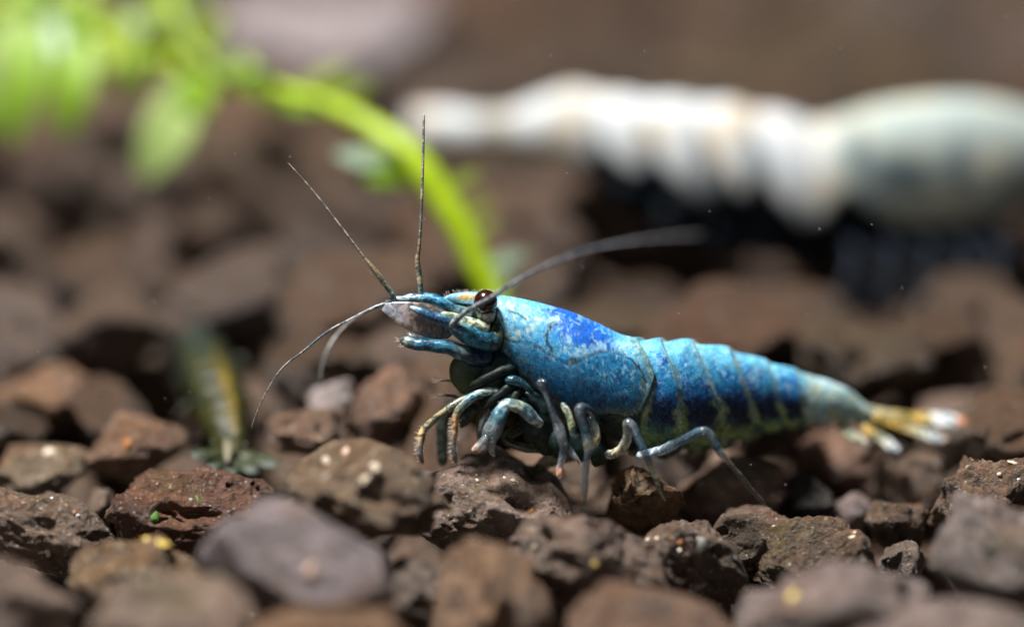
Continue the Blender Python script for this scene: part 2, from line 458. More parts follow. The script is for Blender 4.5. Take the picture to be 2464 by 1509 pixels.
s_chip = hero('orange brown stone carrying a bright yellow chip', (165, 1285, 520, 1520), -0.5, (0.17, 0.115, 0.06), 203, 5, ry=0.6, pits=8, pit_depth=0.3)
hero('dull brown stone below the grey brown bumpy stone', (-120, 1335, 200, 1640), -0.85, (0.18, 0.14, 0.12), 214, 5, ry=0.6, pits=4)
hero('long low brown stone below the hollow fronted stone', (1360, 1398, 1790, 1640), -0.85, (0.16, 0.105, 0.072), 225, 5, ry=0.6, pits=4, rough=0.7)
hero('pale lavender stone below the orange brown underside stone', (2020, 1466, 2540, 1700), -1.15, (0.22, 0.195, 0.20), 236, 5, ry=0.6, pits=3, rough=0.6)
hero('grey brown stone below the yellow chip stone', (190, 1385, 640, 1700), -1.1, (0.20, 0.165, 0.145), 247, 5, ry=0.6, pits=3, rough=0.6)
hero('ochre brown stone below the large smooth lavender stone', (560, 1452, 1010, 1720), -1.2, (0.16, 0.10, 0.055), 258, 5, ry=0.6, pits=3, rough=0.6)
hero('tiny beige pebble squeezed between red algae stone and bumpy stone', (212, 1168, 285, 1262), 0.25, (0.24, 0.19, 0.15), 262, 4, ry=0.9, pits=2)
hero('olive grey stone behind the grey brown bumpy stone', (-40, 1056, 225, 1190), 0.42, (0.19, 0.165, 0.125), 271, 5, ry=0.9, pits=6)
hero('orange brown stone behind the red algae stone', (205, 990, 455, 1165), 0.45, (0.20, 0.13, 0.085), 282, 5, ry=0.9, pits=6)
hero('brown stone with orange top behind the olive grey stone', (-30, 876, 230, 1040), 1.0, (0.22, 0.145, 0.095), 293, 5, ry=0.9, pits=6)
hero('bright white shard of stone among the brown gravel', (740, 905, 850, 1030), 0.62, (0.62, 0.62, 0.70), 304, 5, ry=0.8, pits=0, rough=0.3, cut=(0.45, 0.75))
hero('reddish brown stone behind the blue shrimp\'s mouthparts', (845, 880, 1040, 1090), 0.55, (0.19, 0.125, 0.09), 315, 5, ry=0.9, pits=6)
hero('brown stone behind the white shard', (640, 970, 850, 1110), 0.4, (0.16, 0.11, 0.08), 326, 5, ry=0.9, pits=6)
hero('brown stone beyond the blue shrimp\'s belly', (1180, 1075, 1460, 1220), 0.45, (0.21, 0.155, 0.12), 337, 5, ry=0.8, pits=4)
hero('pale brown flat stone beyond the blue shrimp\'s rear leg', (1620, 1090, 1900, 1280), 0.36, (0.22, 0.165, 0.135), 348, 5, ry=0.8, pits=3)
hero('reddish stone under the blue shrimp\'s tail', (1900, 1030, 2150, 1200), 0.72, (0.20, 0.135, 0.105), 359, 5, ry=0.8, pits=4)
hero('rounded brown stone under the blue shrimp\'s tail fan', (2090, 1070, 2290, 1230), 0.55, (0.17, 0.13, 0.10), 360, 5, ry=0.8, pits=4)
hero('dull lavender stone beside the blue shrimp\'s tail fan', (2200, 930, 2464, 1110), 0.95, (0.20, 0.16, 0.15), 371, 5, ry=0.8, pits=4)
hero('big pale bluish white rock at the back of the gravel', (490, -60, 1060, 195), 4.4, (0.36, 0.37, 0.45), 382, 5, ry=1.25, pits=4, rough=0.7, name='rock')

# scattered gravel stones: every one an object of its own, meshes shared
rng = np.random.default_rng(5)
VARIANTS = []
for k in range(10):
    v, f = stone_shape(500 + k, 4, pits=14, pit_depth=0.3)
    me = bpy.data.meshes.new('stone'); me.from_pydata(v.tolist(), [], f.tolist())
    me.polygons.foreach_set('use_smooth', [True] * len(me.polygons)); me.materials.append(M_STONE)
    VARIANTS.append(me)
taken = [(h[1].mean(0)[0], h[1].mean(0)[1], h[4]) for h in HERO]
# nothing stands between the camera and these: (x0, y0, x1, y1, depth)
CLEAR_VIEW = [(1420, 200, 2470, 665, 2.5), (960, 200, 1420, 420, 2.5), (440, 1040, 690, 1150, 0.5), (415, 900, 590, 1060, 1.0), (410, 830, 560, 900, 1.5), (520, -50, 1020, 150, 4.6)]
SIZES = ('small', 'middling', 'big')
def zone(x, y, d):
    if d > 4.6: return 'far back beyond the plant and the white shrimp' if y < 120 else 'behind the white shrimp and the plant'
    if d > 2.4: return 'behind the white shrimp' if x > 1300 else ('under the hanging plant leaves' if x < 520 else 'beside the arching plant stem')
    if d > 1.5: return 'between the white and the blue shrimp' if x > 1250 else ('beyond the olive shrimp' if x < 620 else 'beside the foot of the plant')
    return 'close behind the blue shrimp' if x > 1250 else ('around the olive shrimp' if x < 720 else 'before the blue shrimp\'s feelers')
TONES = [('warm brown', (0.165, 0.125, 0.10)), ('dark brown', (0.125, 0.095, 0.075)), ('pale greyish brown', (0.21, 0.175, 0.155)), ('lavender grey', (0.205, 0.185, 0.185)), ('reddish brown', (0.17, 0.115, 0.085)), ('olive brown', (0.135, 0.115, 0.08)), ('tan', (0.22, 0.165, 0.125))]
placed = 0; tries = 0
while tries < 14000 and placed < 290:
    tries += 1
    y = rng.uniform(0.35, 10.5)
    hw = 1.95 * (D + y * 0.93) / D + 0.25
    x = rng.uniform(-hw, hw)
    r = rng.uniform(0.17, 0.36) * (1.0 + 0.05 * max(0, y))
    if any((x - a) ** 2 + (y - b) ** 2 < (0.76 * (r + c)) ** 2 for a, b, c in taken): continue
    sq = rng.uniform(0.62, 0.95)
    loc = np.array([x, y, r * sq * 0.35 + rng.uniform(-0.08, 0.06)])
    dep = float((loc - CAM) @ FW - D); q = proj(loc); pr_ = r * PX * D / (D + dep)
    if any(dep < k[4] and k[0] - pr_ < q[0] < k[2] + pr_ and k[1] - pr_ < q[1] < k[3] + pr_ * sq * 0.9 for k in CLEAR_VIEW): continue
    taken.append((x, y, r))
    o = link('stone', VARIANTS[int(rng.integers(10))])
    o.scale = (r * rng.uniform(0.95, 1.25), r * rng.uniform(0.85, 1.1), r * sq)
    o.location = loc
    o.rotation_euler = (rng.uniform(-0.35, 0.35), rng.uniform(-0.35, 0.35), rng.uniform(0, 6.28))
    word, t = TONES[int(rng.integers(len(TONES)))]
    o.color = (*(np.array(t) * np.array([0.80, 0.74, 0.68]) * rng.uniform(0.75, 1.25)), 1)
    lab = '%s %s stone %s' % (SIZES[0 if pr_ < 120 else 1 if pr_ < 170 else 2], word, zone(q[0], q[1], dep))
    tag(o, lab, 'stone', lab.replace(' stone ', ' stones '))
    placed += 1

# finer gravel lying under and between the stones
def joined(name, items, mat, sub=2):
    u, f = ico(sub); vs, fs = [], []
    for k, (c, s, seed) in enumerate(items):
        w = u * (1 + 0.3 * fbm(u * 1.6, 2, seed % 37))[:, None] * s + c
        vs.append(w); fs.append(f + k * len(u))
    return mesh(name, np.vstack(vs), np.vstack(fs), mat)
items = []
for k in range(900):
    y = rng.uniform(-2.2, 12); hw = 2.3 * (D + y) / D + 0.6
    r = rng.uniform(0.10, 0.24)
    items.append((np.array([rng.uniform(-hw, hw), y, -0.52 + 0.32 * min(1, max(0, y / 2.0)) + rng.uniform(-0.06, 0.06)]), np.array([r * 1.15, r, r * 0.75]), k))
g = joined('gravel', items, M_STONE); g.color = (0.13, 0.10, 0.08, 1)
tag(g, 'layer of small brown gravel under and between the larger stones', 'gravel', kind='stuff')

n = 120
gx, gy = np.meshgrid(np.linspace(-9, 9, n), np.linspace(-4, 22, n))
gz = -0.72 + 0.36 * ss(0.3, 2.5, gy.ravel()) + 0.10 * fbm(np.stack([gx.ravel() * 1.5, gy.ravel() * 1.5, 0 * gx.ravel()], -1), 3, 2)
gv = np.stack([gx.ravel(), gy.ravel(), gz], -1)
gf = [(i * n + j, i * n + j + 1, (i + 1) * n + j + 1, (i + 1) * n + j) for i in range(n - 1) for j in range(n - 1)]
go = mesh('ground', gv, gf, M_STONE); go.color = (0.10, 0.075, 0.058, 1); tag(go, kind='structure')

# grains, chips and algae sitting on the hand-placed stones
GR = {'cream': plain('cream_grain', (0.46, 0.38, 0.28), 0.4), 'yellow': plain('yellow_chip', (0.60, 0.44, 0.10), 0.45),
      'orange': plain('orange_grain', (0.34, 0.14, 0.04), 0.4), 'white': plain('white_grain', (0.45, 0.44, 0.46), 0.3),
      'green': plain('algae', (0.045, 0.13, 0.012), 0.7, scale=60), 'bead': plain('clear_bead', (0.55, 0.6, 0.55), 0.08, Transmission_Weight=0.55, IOR=1.3),
      'black': plain('dark_grain', (0.015, 0.015, 0.018), 0.4), 'peach': plain('peach_grain', (0.45, 0.30, 0.22), 0.5)}
def grain(kind, x, y, r, label, name='grain', k=1.0):
    h = cast(x, y)
    if h is None: return
    u, f = ico(3)
    sd = int(x * 7 + y) % 91
    v = u.copy()
    rg = np.random.default_rng(sd)
    for _ in range(7):
        nn_ = rg.normal(size=3); nn_ /= np.linalg.norm(nn_)
        v = v - np.maximum(v @ nn_ - rg.uniform(0.5, 0.85), 0)[:, None] * nn_
    v = v * (1 + 0.2 * fbm(u * 2.2, 3, sd))[:, None] * np.array([r * k, r, r * 0.85]) * h[2] / D / PX
    nm = h[1]
    v = v - 0.5 * (v @ nm)[:, None] * nm
    o = mesh(name, v + h[0] - np.array(h[3].location) - nm * r * 0.15 / PX, f, GR[kind])
    o.parent = h[3]; o['label'] = label
for a in [('yellow', 396, 1308, 15, 'bright yellow chip', 'chip', 1.5), ('yellow', 352, 1296, 9, 'small yellow chip', 'chip', 1.5),
          ('green', 376, 1243, 17, 'bright green algae spot', 'algae_spot', 0.8), ('green', 476, 1200, 12, 'green algae spot', 'algae_spot', 1.2),
          ('bead', 1684, 1309, 21, 'clear glassy bead', 'bead', 0.9), ('cream', 1636, 1320, 9, 'pale grain'), ('orange', 1278, 1226, 13, 'orange grain', 'grain', 1.3),
          ('cream', 1236, 1154, 8, 'pale grain'), ('white', 1213, 1148, 6, 'white grain'), ('white', 1146, 1142, 5, 'white grain'), ('white', 1220, 1186, 5, 'white grain'),
          ('cream', 1148, 1156, 6, 'pale grain'), ('yellow', 1430, 1357, 12, 'round yellowish grain'), ('cream', 1287, 1317, 11, 'pale grain'), ('cream', 1370, 1237, 9, 'pale grain'),
          ('peach', 1510, 1392, 10, 'pinkish grain'), ('cream', 1578, 1297, 9, 'cream grain'), ('cream', 1558, 1297, 7, 'cream grain'), ('orange', 1615, 1301, 9, 'orange grain'), ('orange', 1636, 1304, 8, 'orange grain'),
          ('cream', 2051, 1292, 9, 'cream crystal', 'grain', 1.3), ('white', 2056, 1280, 5, 'white grain'), ('cream', 1861, 1265, 7, 'cream grain'), ('orange', 2111, 1365, 8, 'orange grain'),
          ('cream', 2405, 1141, 7, 'pale crystal'), ('cream', 2437, 1112, 8, 'pale crystal', 'grain', 1.6), ('orange', 2240, 1188, 7, 'orange grain'), ('white', 2452, 1152, 6, 'white crystal'), ('black', 2412, 1100, 16, 'dark grain'),
          ('cream', 905, 1125, 17, 'pale round grain'), ('cream', 876, 1152, 15, 'pale round grain'), ('cream', 785, 1107, 13, 'pale round grain'), ('peach', 835, 1085, 16, 'peach grain'),
          ('peach', 745, 1372, 21, 'peach coloured spot', 'grain'), ('cream', 2283, 1413, 22, 'cream chip', 'chip', 0.8), ('yellow', 1909, 1432, 20, 'yellow brown spot', 'grain', 0.7), ('cream', 1795, 1415, 10, 'pale grain'),
          ('white', 132, 1160, 6, 'white grain'), ('white', 125, 1196, 6, 'white grain'), ('white', 186, 1240, 6, 'white grain'), ('cream', 200, 1194, 7, 'cream grain'), ('orange', 180, 1233, 7, 'orange grain'), ('cream', 118, 1330, 13, 'pale grain'),
          ('cream', 117, 1085, 14, 'pale grain', 'grain', 1.4), ('orange', 305, 1065, 18, 'orange grain'), ('orange', 20, 1060, 16, 'orange grain', 'grain', 1.6), ('orange', 50, 900, 24, 'orange grain', 'grain', 1.2), ('peach', 220, 1022, 14, 'peach grain'),
          ('orange', 337, 1288, 10, 'orange grain')]:
    grain(*a)

# ------------------------------------------------------------------ shrimp bodies
def sd_poly(X, Y, poly):
    p = np.asarray(poly, float); q = np.roll(p, -1, 0)
    inside = np.zeros(X.shape, bool); dm = np.full(X.shape, 1e9)
    for (ax, ay), (bx, by) in zip(p, q):
        c = ((ay > Y) != (by > Y)) & (X < (bx - ax) * (Y - ay) / (by - ay + 1e-12) + ax)
        inside ^= c
        t = np.clip(((X - ax) * (bx - ax) + (Y - ay) * (by - ay)) / ((bx - ax) ** 2 + (by - ay) ** 2 + 1e-9), 0, 1)
        dm = np.minimum(dm, np.hypot(X - ax - t * (bx - ax), Y - ay - t * (by - ay)))
    return np.where(inside, dm, -dm)

def d_line(X, Y, pts):
    dm = np.full(X.shape, 1e9)
    for (ax, ay), (bx, by) in zip(pts[:-1], pts[1:]):
        t = np.clip(((X - ax) * (bx - ax) + (Y - ay) * (by - ay)) / ((bx - ax) ** 2 + (by - ay) ** 2 + 1e-9), 0, 1)
        dm = np.minimum(dm, np.hypot(X - ax - t * (bx - ax), Y - ay - t * (by - ay)))
    return dm

def body_rings(stations, n, m, xs=None):
    """stations: (x, top, bottom, half width px, depth) -> rings, ring heights, side-view coordinates"""
    s = np.asarray(stations, float)
    if xs is None: xs = np.linspace(s[0, 0], s[-1, 0], n)
    # smooth interpolation through stations
    k = np.clip(np.searchsorted(s[:, 0], xs, 'right') - 1, 0, len(s) - 2)
    sl = np.zeros_like(s); sl[1:-1] = (s[2:] - s[:-2]) / (s[2:, :1] - s[:-2, :1]); sl[0] = (s[1] - s[0]) / (s[1, 0] - s[0, 0]); sl[-1] = (s[-1] - s[-2]) / (s[-1, 0] - s[-2, 0])
    h = (s[k + 1, 0] - s[k, 0])[:, None]; t = ((xs - s[k, 0])[:, None]) / h
    q = (2*t**3-3*t**2+1)*s[k] + (t**3-2*t**2+t)*h*sl[k] + (-2*t**3+3*t**2)*s[k+1] + (t**3-t**2)*h*sl[k+1]
    top, bot, hw, dep = q[:, 1], q[:, 2], np.maximum(q[:, 3], 1.0), q[:, 4]
    e = np.maximum((bot - top) / 2, 1.0)
    a = np.sqrt(np.maximum(e ** 2 - (hw * st) ** 2, (0.45 * e) ** 2)) / ct
    C = np.array([P(x, (tt + bb) / 2, dd) for x, tt, bb, dd in zip(xs, top, bot, dep)])
    sc = (D + dep) / D / PX
    ang = np.linspace(0, 2 * np.pi, m, endpoint=False)
    return xs, top, bot, a * sc, hw * sc, C, ang

def finish_body(xs, a, w, C, ang, shape, factor=None):
    S, Cc = np.sin(ang), np.cos(ang)
    wid = np.atleast_2d(shape(S) * Cc)
    n, m = len(xs), len(ang)
    off = np.zeros((n, m, 3))
    off[..., 2] = a[:, None] * S[None]
    off[..., 1] = w[:, None] * wid
    if factor is not None: off = off * factor[..., None]
    return C[:, None] + off

def near_coords(R):
    n, m = R.shape[:2]
    q = proj(R.reshape(-1, 3)).reshape(n, m, 2)
    j = np.arange(m); tw = (m // 2 - j) % m
    far = np.cos(2 * np.pi * j / m) > 1e-6
    src = np.where(far, tw, j)
    return q[:, src]

# ---- the blue shrimp
ST = [(1066, 718, 723, 2, -.05), (1085, 708, 730, 7, -.05), (1110, 704, 752, 14, -.04), (1140, 703, 785, 24, -.03), (1170, 705, 815, 36, -.02), (1200, 710, 868, 52, -.01),
      (1230, 714, 915, 64, 0), (1270, 722, 960, 76, 0), (1320, 734, 1012, 86, 0), (1380, 752, 1050, 93, 0), (1440, 778, 1072, 96, .01), (1500, 806, 1085, 95, .02),
      (1560, 813, 1094, 92, .045), (1640, 814, 1096, 88, .09), (1700, 824, 1088, 84, .13), (1760, 837, 1073, 78, .17), (1830, 861, 1055, 69, .23), (1900, 883, 1040, 59, .29),
      (1940, 896, 1032, 53, .32), (2000, 917, 1026, 44, .37), (2050, 943, 1020, 33, .42), (2085, 974, 1014, 22, .45), (2104, 988, 1006, 13, .47)]
CARA = [(1060, 690), (1200, 690), (1300, 700), (1420, 740), (1518, 790), (1555, 850), (1577, 904), (1563, 950), (1543, 992), (1510, 1002), (1471, 995), (1396, 1000), (1345, 980), (1294, 938),
        (1255, 908), (1228, 884), (1206, 852), (1198, 833), (1209, 805), (1206, 780), (1196, 760), (1188, 742), (1150, 733), (1100, 729), (1060, 727)]
BND = [[(1512, 790), (1555, 850), (1577, 904), (1563, 950), (1543, 1000), (1533, 1110)],
       [(1588, 800), (1622, 885), (1640, 940), (1634, 990), (1630, 1110)],
       [(1664, 800), (1705, 900), (1738, 980), (1738, 1060), (1735, 1110)],
       [(1752, 815), (1790, 910), (1817, 1000), (1820, 1090)],
       [(1846, 850), (1870, 940), (1887, 1010), (1890, 1070)],
       [(1918, 870), (1933, 950), (1940, 1010), (1942, 1060)],
       [(2060, 900), (2075, 960), (2070, 1040)]]
xs, top, bot, aa, ww, CC, ang = body_rings(ST, 520, 176)
narrow = (0.42 - 0.34 * ss(1480, 1560, xs))[:, None]
shape = lambda S: (1 - narrow * ss(-0.35, -1.0, S)[None]) * (1 + (0.05 + 0.10 * ss(1480, 1560, xs)[:, None] * ss(0.6, -0.6, S)[None]) * (1 - S ** 2)[None])
R0 = finish_body(xs, aa, ww, CC, ang, shape)
Q = near_coords(R0); X, Y = Q[..., 0], Q[..., 1]
sd = sd_poly(X, Y, CARA)
fac = np.ones(X.shape)
ab = (X > 1500) & (sd < 0)
fac = np.where((sd < 0) & ~ab, 1 - 0.13 * ss(0, -9, sd), fac)
rim = np.exp(-((sd - 3) / 4.5) ** 2)
fac = fac + 0.008 * rim * (X > 1190)
segf = np.full(X.shape, -1.0); segk = np.full(X.shape, -1)
bx = [np.interp(Y, [p[1] for p in b], [p[0] for p in b]) for b in BND]
for k in range(len(bx) - 1):
    inn = (X >= bx[k]) & (X < bx[k + 1]) & (sd < 0)
    f = np.clip((X - bx[k]) / (bx[k + 1] - bx[k]), 0, 1)
    segf = np.where(inn, f, segf); segk = np.where(inn, k, segk)
    fac = np.where(inn, 0.94 + 0.066 * ss(0.0, 0.8, f) - 0.045 * ss(0.88, 1.0, f), fac)
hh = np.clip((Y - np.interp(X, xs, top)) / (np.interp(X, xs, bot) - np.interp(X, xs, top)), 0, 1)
# scalloped lower edge of the side plates
edge = 0.80 + 0.05 * np.sin(np.clip(segf, 0, 1) * np.pi)
fac = np.where(segk >= 0, fac * (1 - 0.045 * ss(edge - 0.01, edge + 0.05, hh)), fac)
xx, yy = (X * 0.83 + Y * 0.56).ravel(), (-X * 0.56 + Y * 0.83).ravel()
w0 = np.stack([xx, yy, 0 * xx], -1)
q3 = w0 + 7 * np.stack([fbm(w0 / 14, 3, 41), fbm(w0 / 14, 3, 42), fbm(w0 / 14, 3, 43)], -1)
def N(scale, seed, o=3): return fbm(q3 / scale, o, seed).reshape(X.shape)
n60, n25, n10, n5 = N(60, 1), N(24, 2), N(10, 3), N(5, 4)
GROOVE = [(1206, 808), (1226, 822), (1274, 827), (1300, 838), (1323, 854), (1345, 870), (1362, 876), (1380, 874), (1409, 861), (1442, 848), (1473, 846), (1495, 852), (1525, 871), (1546, 895), (1556, 920)]
fac = fac - 0.02 * np.exp(-(d_line(X, Y, GROOVE) / 3.0) ** 2)
RB = finish_body(xs, aa, ww, CC, ang, shape, fac)
v, f = ringmesh(RB)

PALE = (0.40, 0.66, 0.80); SKY = (0.10, 0.44, 0.74); BLUE = (0.008, 0.20, 0.62); MIDB = (0.010, 0.20, 0.46); TEAL = (0.006, 0.12, 0.26); NAVY = (0.003, 0.028, 0.075)
CREAM = (0.70, 0.68, 0.52); OCHRE = (0.30, 0.22, 0.07); OLV = (0.16, 0.20, 0.05); BLK = (0.006, 0.012, 0.014)
def gauss(cx, cy, rx, ry, ang=0.0):
    c_, s_ = math.cos(ang), math.sin(ang)
    u_ = (X - cx) * c_ + (Y - cy) * s_; v_ = -(X - cx) * s_ + (Y - cy) * c_
    return np.exp(-((u_ / rx) ** 2 + (v_ / ry) ** 2))
# head and underside
col = mix(mix((0.02, 0.07, 0.075), (0.10, 0.12, 0.04), ss(0.0, 0.6, n25 + 0.2)), BLK, ss(-0.1, 0.4, n10 + 0.3 * (n60)))
col = mix(col, (0.36, 0.40, 0.28), ss(0.1, 0.5, gauss(1160, 775, 45, 26)) * 0.8)
col = mix(col, (0.20, 0.21, 0.07), gauss(1182, 815, 22, 24) ** 0.5 * 0.7)
# carapace
n3 = N(3.2, 12, 2); n16 = N(15, 13)
gro_y = np.interp(X, [p[0] for p in GROOVE], [p[1] for p in GROOVE])
dg = d_line(X + 2.5 * n10, Y + 2.5 * n16, GROOVE)
below = ss(-9, 9, Y - gro_y + 5 * n10)
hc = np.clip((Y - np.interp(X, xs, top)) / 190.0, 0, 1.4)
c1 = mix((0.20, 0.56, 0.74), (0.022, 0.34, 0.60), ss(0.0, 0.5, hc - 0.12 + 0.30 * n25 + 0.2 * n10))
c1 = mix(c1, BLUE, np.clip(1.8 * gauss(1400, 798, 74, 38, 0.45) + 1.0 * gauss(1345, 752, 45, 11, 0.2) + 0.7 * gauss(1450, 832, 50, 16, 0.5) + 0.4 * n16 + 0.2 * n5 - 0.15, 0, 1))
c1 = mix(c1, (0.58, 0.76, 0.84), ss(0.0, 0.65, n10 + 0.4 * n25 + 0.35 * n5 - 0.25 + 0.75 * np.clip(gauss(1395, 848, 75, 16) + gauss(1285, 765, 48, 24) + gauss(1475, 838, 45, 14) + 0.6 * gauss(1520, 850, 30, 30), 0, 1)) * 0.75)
c2 = mix((0.016, 0.26, 0.45), (0.005, 0.12, 0.25), ss(-0.25, 0.55, (Y - 935) / 120 + 0.55 * n16 + 0.25 * n5))  # darker teal downward: own pigment, plus shade put into the colour
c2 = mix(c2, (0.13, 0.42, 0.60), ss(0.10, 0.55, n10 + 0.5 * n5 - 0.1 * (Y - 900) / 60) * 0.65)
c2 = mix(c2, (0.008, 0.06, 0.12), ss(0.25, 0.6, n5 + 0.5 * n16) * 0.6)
cc = mix(c1, c2, below)
front = ss(1330, 1205, X + 26 * n25 + 10 * n10)
cc = mix(cc, (0.50, 0.68, 0.74), front * ss(0.85, 0.35, hc) * 0.7 * np.clip(0.75 + 0.7 * n10, 0, 1))
cc = mix(cc, CREAM, ss(0.05, 0.4, n10 + 0.3 * n5) * ss(0.10, 0.6, gauss(1218, 765, 30, 34) + gauss(1250, 795, 34, 20) + 0.9 * gauss(1212, 850, 16, 24) + 0.8 * gauss(1290, 762, 26, 12)))
cc = mix(cc, (0.75, 0.45, 0.10), ss(0.25, 0.75, gauss(1130, 716, 40, 9)) * 0.9)
rimz = (X > 1195) * ss(770, 830, Y)
cc = mix(cc, (0.34, 0.30, 0.15), ss(26, 4, sd + 14 * n10 + 8 * n5) * 0.55 * rimz)
cc = mix(cc, (0.66, 0.56, 0.30), ss(0.25, 0.5, n5 + 0.3 * n10) * ss(20, 6, sd) * rimz * ss(1420, 1500, X) * 0.7)
cc = mix(cc, OCHRE, ss(0.1, 0.5, n10 + 0.3 * n5) * ss(0.2, 0.75, gauss(1255, 885, 44, 26, 0.6) + gauss(1540, 905, 24, 60)) * 0.55)
cc = mix(cc, BLK, np.exp(-(dg / (1.8 + 1.2 * np.clip(n25 + 0.3, 0, 1))) ** 2) * np.clip(0.75 + 0.5 * n16, 0, 1))
cc = mix(cc, (0.012, 0.05, 0.06), ss(0.35, 0.6, gauss(1376, 870, 20, 9, -0.3) + 0.35 * n10))
cc = mix(cc, (0.03, 0.075, 0.055), ss(6.5, 3.0, d_line(X, Y, [(1336, 776), (1322, 790), (1316, 806)]) + 6 * n5) * 0.9)
cc = mix(cc, (0.03, 0.075, 0.055), ss(5.5, 2.0, d_line(X, Y, [(1316, 806), (1318, 826), (1330, 846)]) + 6 * n5) * 0.8)
cc = mix(cc, BLK, ss(2.6, 1.0, d_line(X, Y + 2 * n10, [(1226, 750), (1246, 754), (1266, 769)])) * 0.7)
cc = mix(cc, (0.01, 0.04, 0.05), ss(0.55, 0.75, n5 + 0.3 * n25) * 0.65 * ss(0.25, 0.5, hc))
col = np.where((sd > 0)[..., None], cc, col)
# abdomen
s_ = np.clip(segf, 0, 1)
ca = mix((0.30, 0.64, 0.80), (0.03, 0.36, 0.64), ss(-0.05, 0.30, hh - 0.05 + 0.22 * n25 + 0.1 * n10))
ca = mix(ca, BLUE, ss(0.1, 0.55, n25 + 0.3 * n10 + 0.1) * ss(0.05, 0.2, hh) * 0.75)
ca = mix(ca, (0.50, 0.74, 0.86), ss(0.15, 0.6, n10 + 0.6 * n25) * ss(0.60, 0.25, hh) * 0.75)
ca = mix(ca, (0.006, 0.13, 0.38), ss(0.34, 0.52, hh + 0.10 * n25 + 0.06 * n10))  # deeper blue down the flank: pigment, partly shade painted in
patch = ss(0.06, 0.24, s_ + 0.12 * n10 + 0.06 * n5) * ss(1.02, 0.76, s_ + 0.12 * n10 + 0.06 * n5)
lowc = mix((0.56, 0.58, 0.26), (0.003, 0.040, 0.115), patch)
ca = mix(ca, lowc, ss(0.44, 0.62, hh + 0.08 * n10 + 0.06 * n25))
ca = mix(ca, mix((0.60, 0.66, 0.30), (0.16, 0.34, 0.24), ss(-0.1, 0.5, n25 + 0.3 * n10 + 0.1)), ss(0.72, 0.88, hh + 0.11 * n25))  # olive belly, its colour brightened in place of light passing through
bandw = np.minimum.reduce([np.abs(X + 2 * n16 - b + 2) for b in bx[1:6]])
ca = mix(ca, mix((0.56, 0.72, 0.72), (0.72, 0.66, 0.48), ss(0, 0.4, n10)), np.exp(-(bandw / (5.2 + 2.0 * n10)) ** 2) * np.clip(0.85 + 0.5 * n5, 0, 1) * ss(0.86, 0.7, hh))
ca = mix(ca, (0.62, 0.55, 0.30), np.exp(-((X + 3 * n10 - bx[0] - 8) / 5.0) ** 2) * ss(0.35, 0.5, hh) * ss(0.8, 0.7, hh) * np.clip(0.5 + n5, 0, 1))
ca = mix(ca, (0.10, 0.13, 0.05), np.exp(-((X - bx[0]) / 4.0) ** 2) * 0.45)
c6 = mix((0.66, 0.76, 0.76), (0.82, 0.77, 0.56), ss(-0.2, 0.4, n25 + 0.2 * n10))
c6 = mix(c6, (0.40, 0.60, 0.70), ss(0.15, 0.6, n60 + 0.4 * n25) * 0.5)
c6 = mix(c6, (0.40, 0.36, 0.14), ss(0.15, 0.5, n10) * 0.4)
ca = mix(ca, c6, ss(1928, 1952, X + 6 * n10))
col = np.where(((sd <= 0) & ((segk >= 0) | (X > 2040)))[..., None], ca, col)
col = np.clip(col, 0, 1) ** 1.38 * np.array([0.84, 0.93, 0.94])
n7 = N(7, 51, 2)
col = np.clip(col * np.clip(1 + 0.30 * n7 + 0.32 * n16, 0.3, 1.8)[..., None], 0, 1)
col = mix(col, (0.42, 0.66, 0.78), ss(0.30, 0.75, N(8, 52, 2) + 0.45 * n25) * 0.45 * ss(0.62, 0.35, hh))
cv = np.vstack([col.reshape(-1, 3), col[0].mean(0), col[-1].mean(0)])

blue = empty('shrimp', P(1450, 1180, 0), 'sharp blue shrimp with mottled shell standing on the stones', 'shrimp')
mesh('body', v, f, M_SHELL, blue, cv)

def limb(name, nodes, stops, parent, n=44, m=14, flat=1.0, normal=None, bump=1.0, seed=0, mat=None):
    v, f, u, c = tube(nodes, n, m, flat, normal, bump, seed)
    cl = ramp(u, stops); cl[:, :3] = cl[:, :3] ** 1.15
    return mesh(name, v, f, mat or M_LIMB, parent, cl), c

def bristles(parent, curve, t0, t1, count, length, side, spread=0.5, seed=0, color=(0.35, 0.30, 0.22), rad=0.55, name='bristles'):
    """thin hairs along a limb; side = screen direction (dx, dy) they point to"""
    r = np.random.default_rng(seed); V, F = [], []
    for k in range(count):
        q = curve[int((t0 + (t1 - t0) * (k + r.uniform(0, 1)) / count) * (len(curve) - 1))]
        a = math.atan2(side[1], side[0]) + r.uniform(-spread, spread); l = length * r.uniform(0.6, 1.25)
        x, y, d = q[0] + math.cos(a) * q[3] * 0.7, q[1] + math.sin(a) * q[3] * 0.7, q[2] + r.uniform(-0.6, 0.6) * q[3] / PX
        nodes = [(x, y, d, rad), (x + math.cos(a) * l * 0.5, y + math.sin(a) * l * 0.5, d + r.uniform(-.3, .3) * l / PX * .5, rad * 0.8), (x + math.cos(a + .15) * l, y + math.sin(a + .15) * l, d + r.uniform(-.3, .3) * l / PX, rad * 0.4)]
        v, f, u, c = tube(nodes, 6, 4)
        F += [tuple(i + len(V) for i in p) for p in f]; V += v.tolist()
    o = mesh(name, V, F, plain('bristle', color, 0.4) if 'bristle' not in bpy.data.materials else bpy.data.materials['bristle'], parent)
    o['kind'] = 'stuff'
    return o

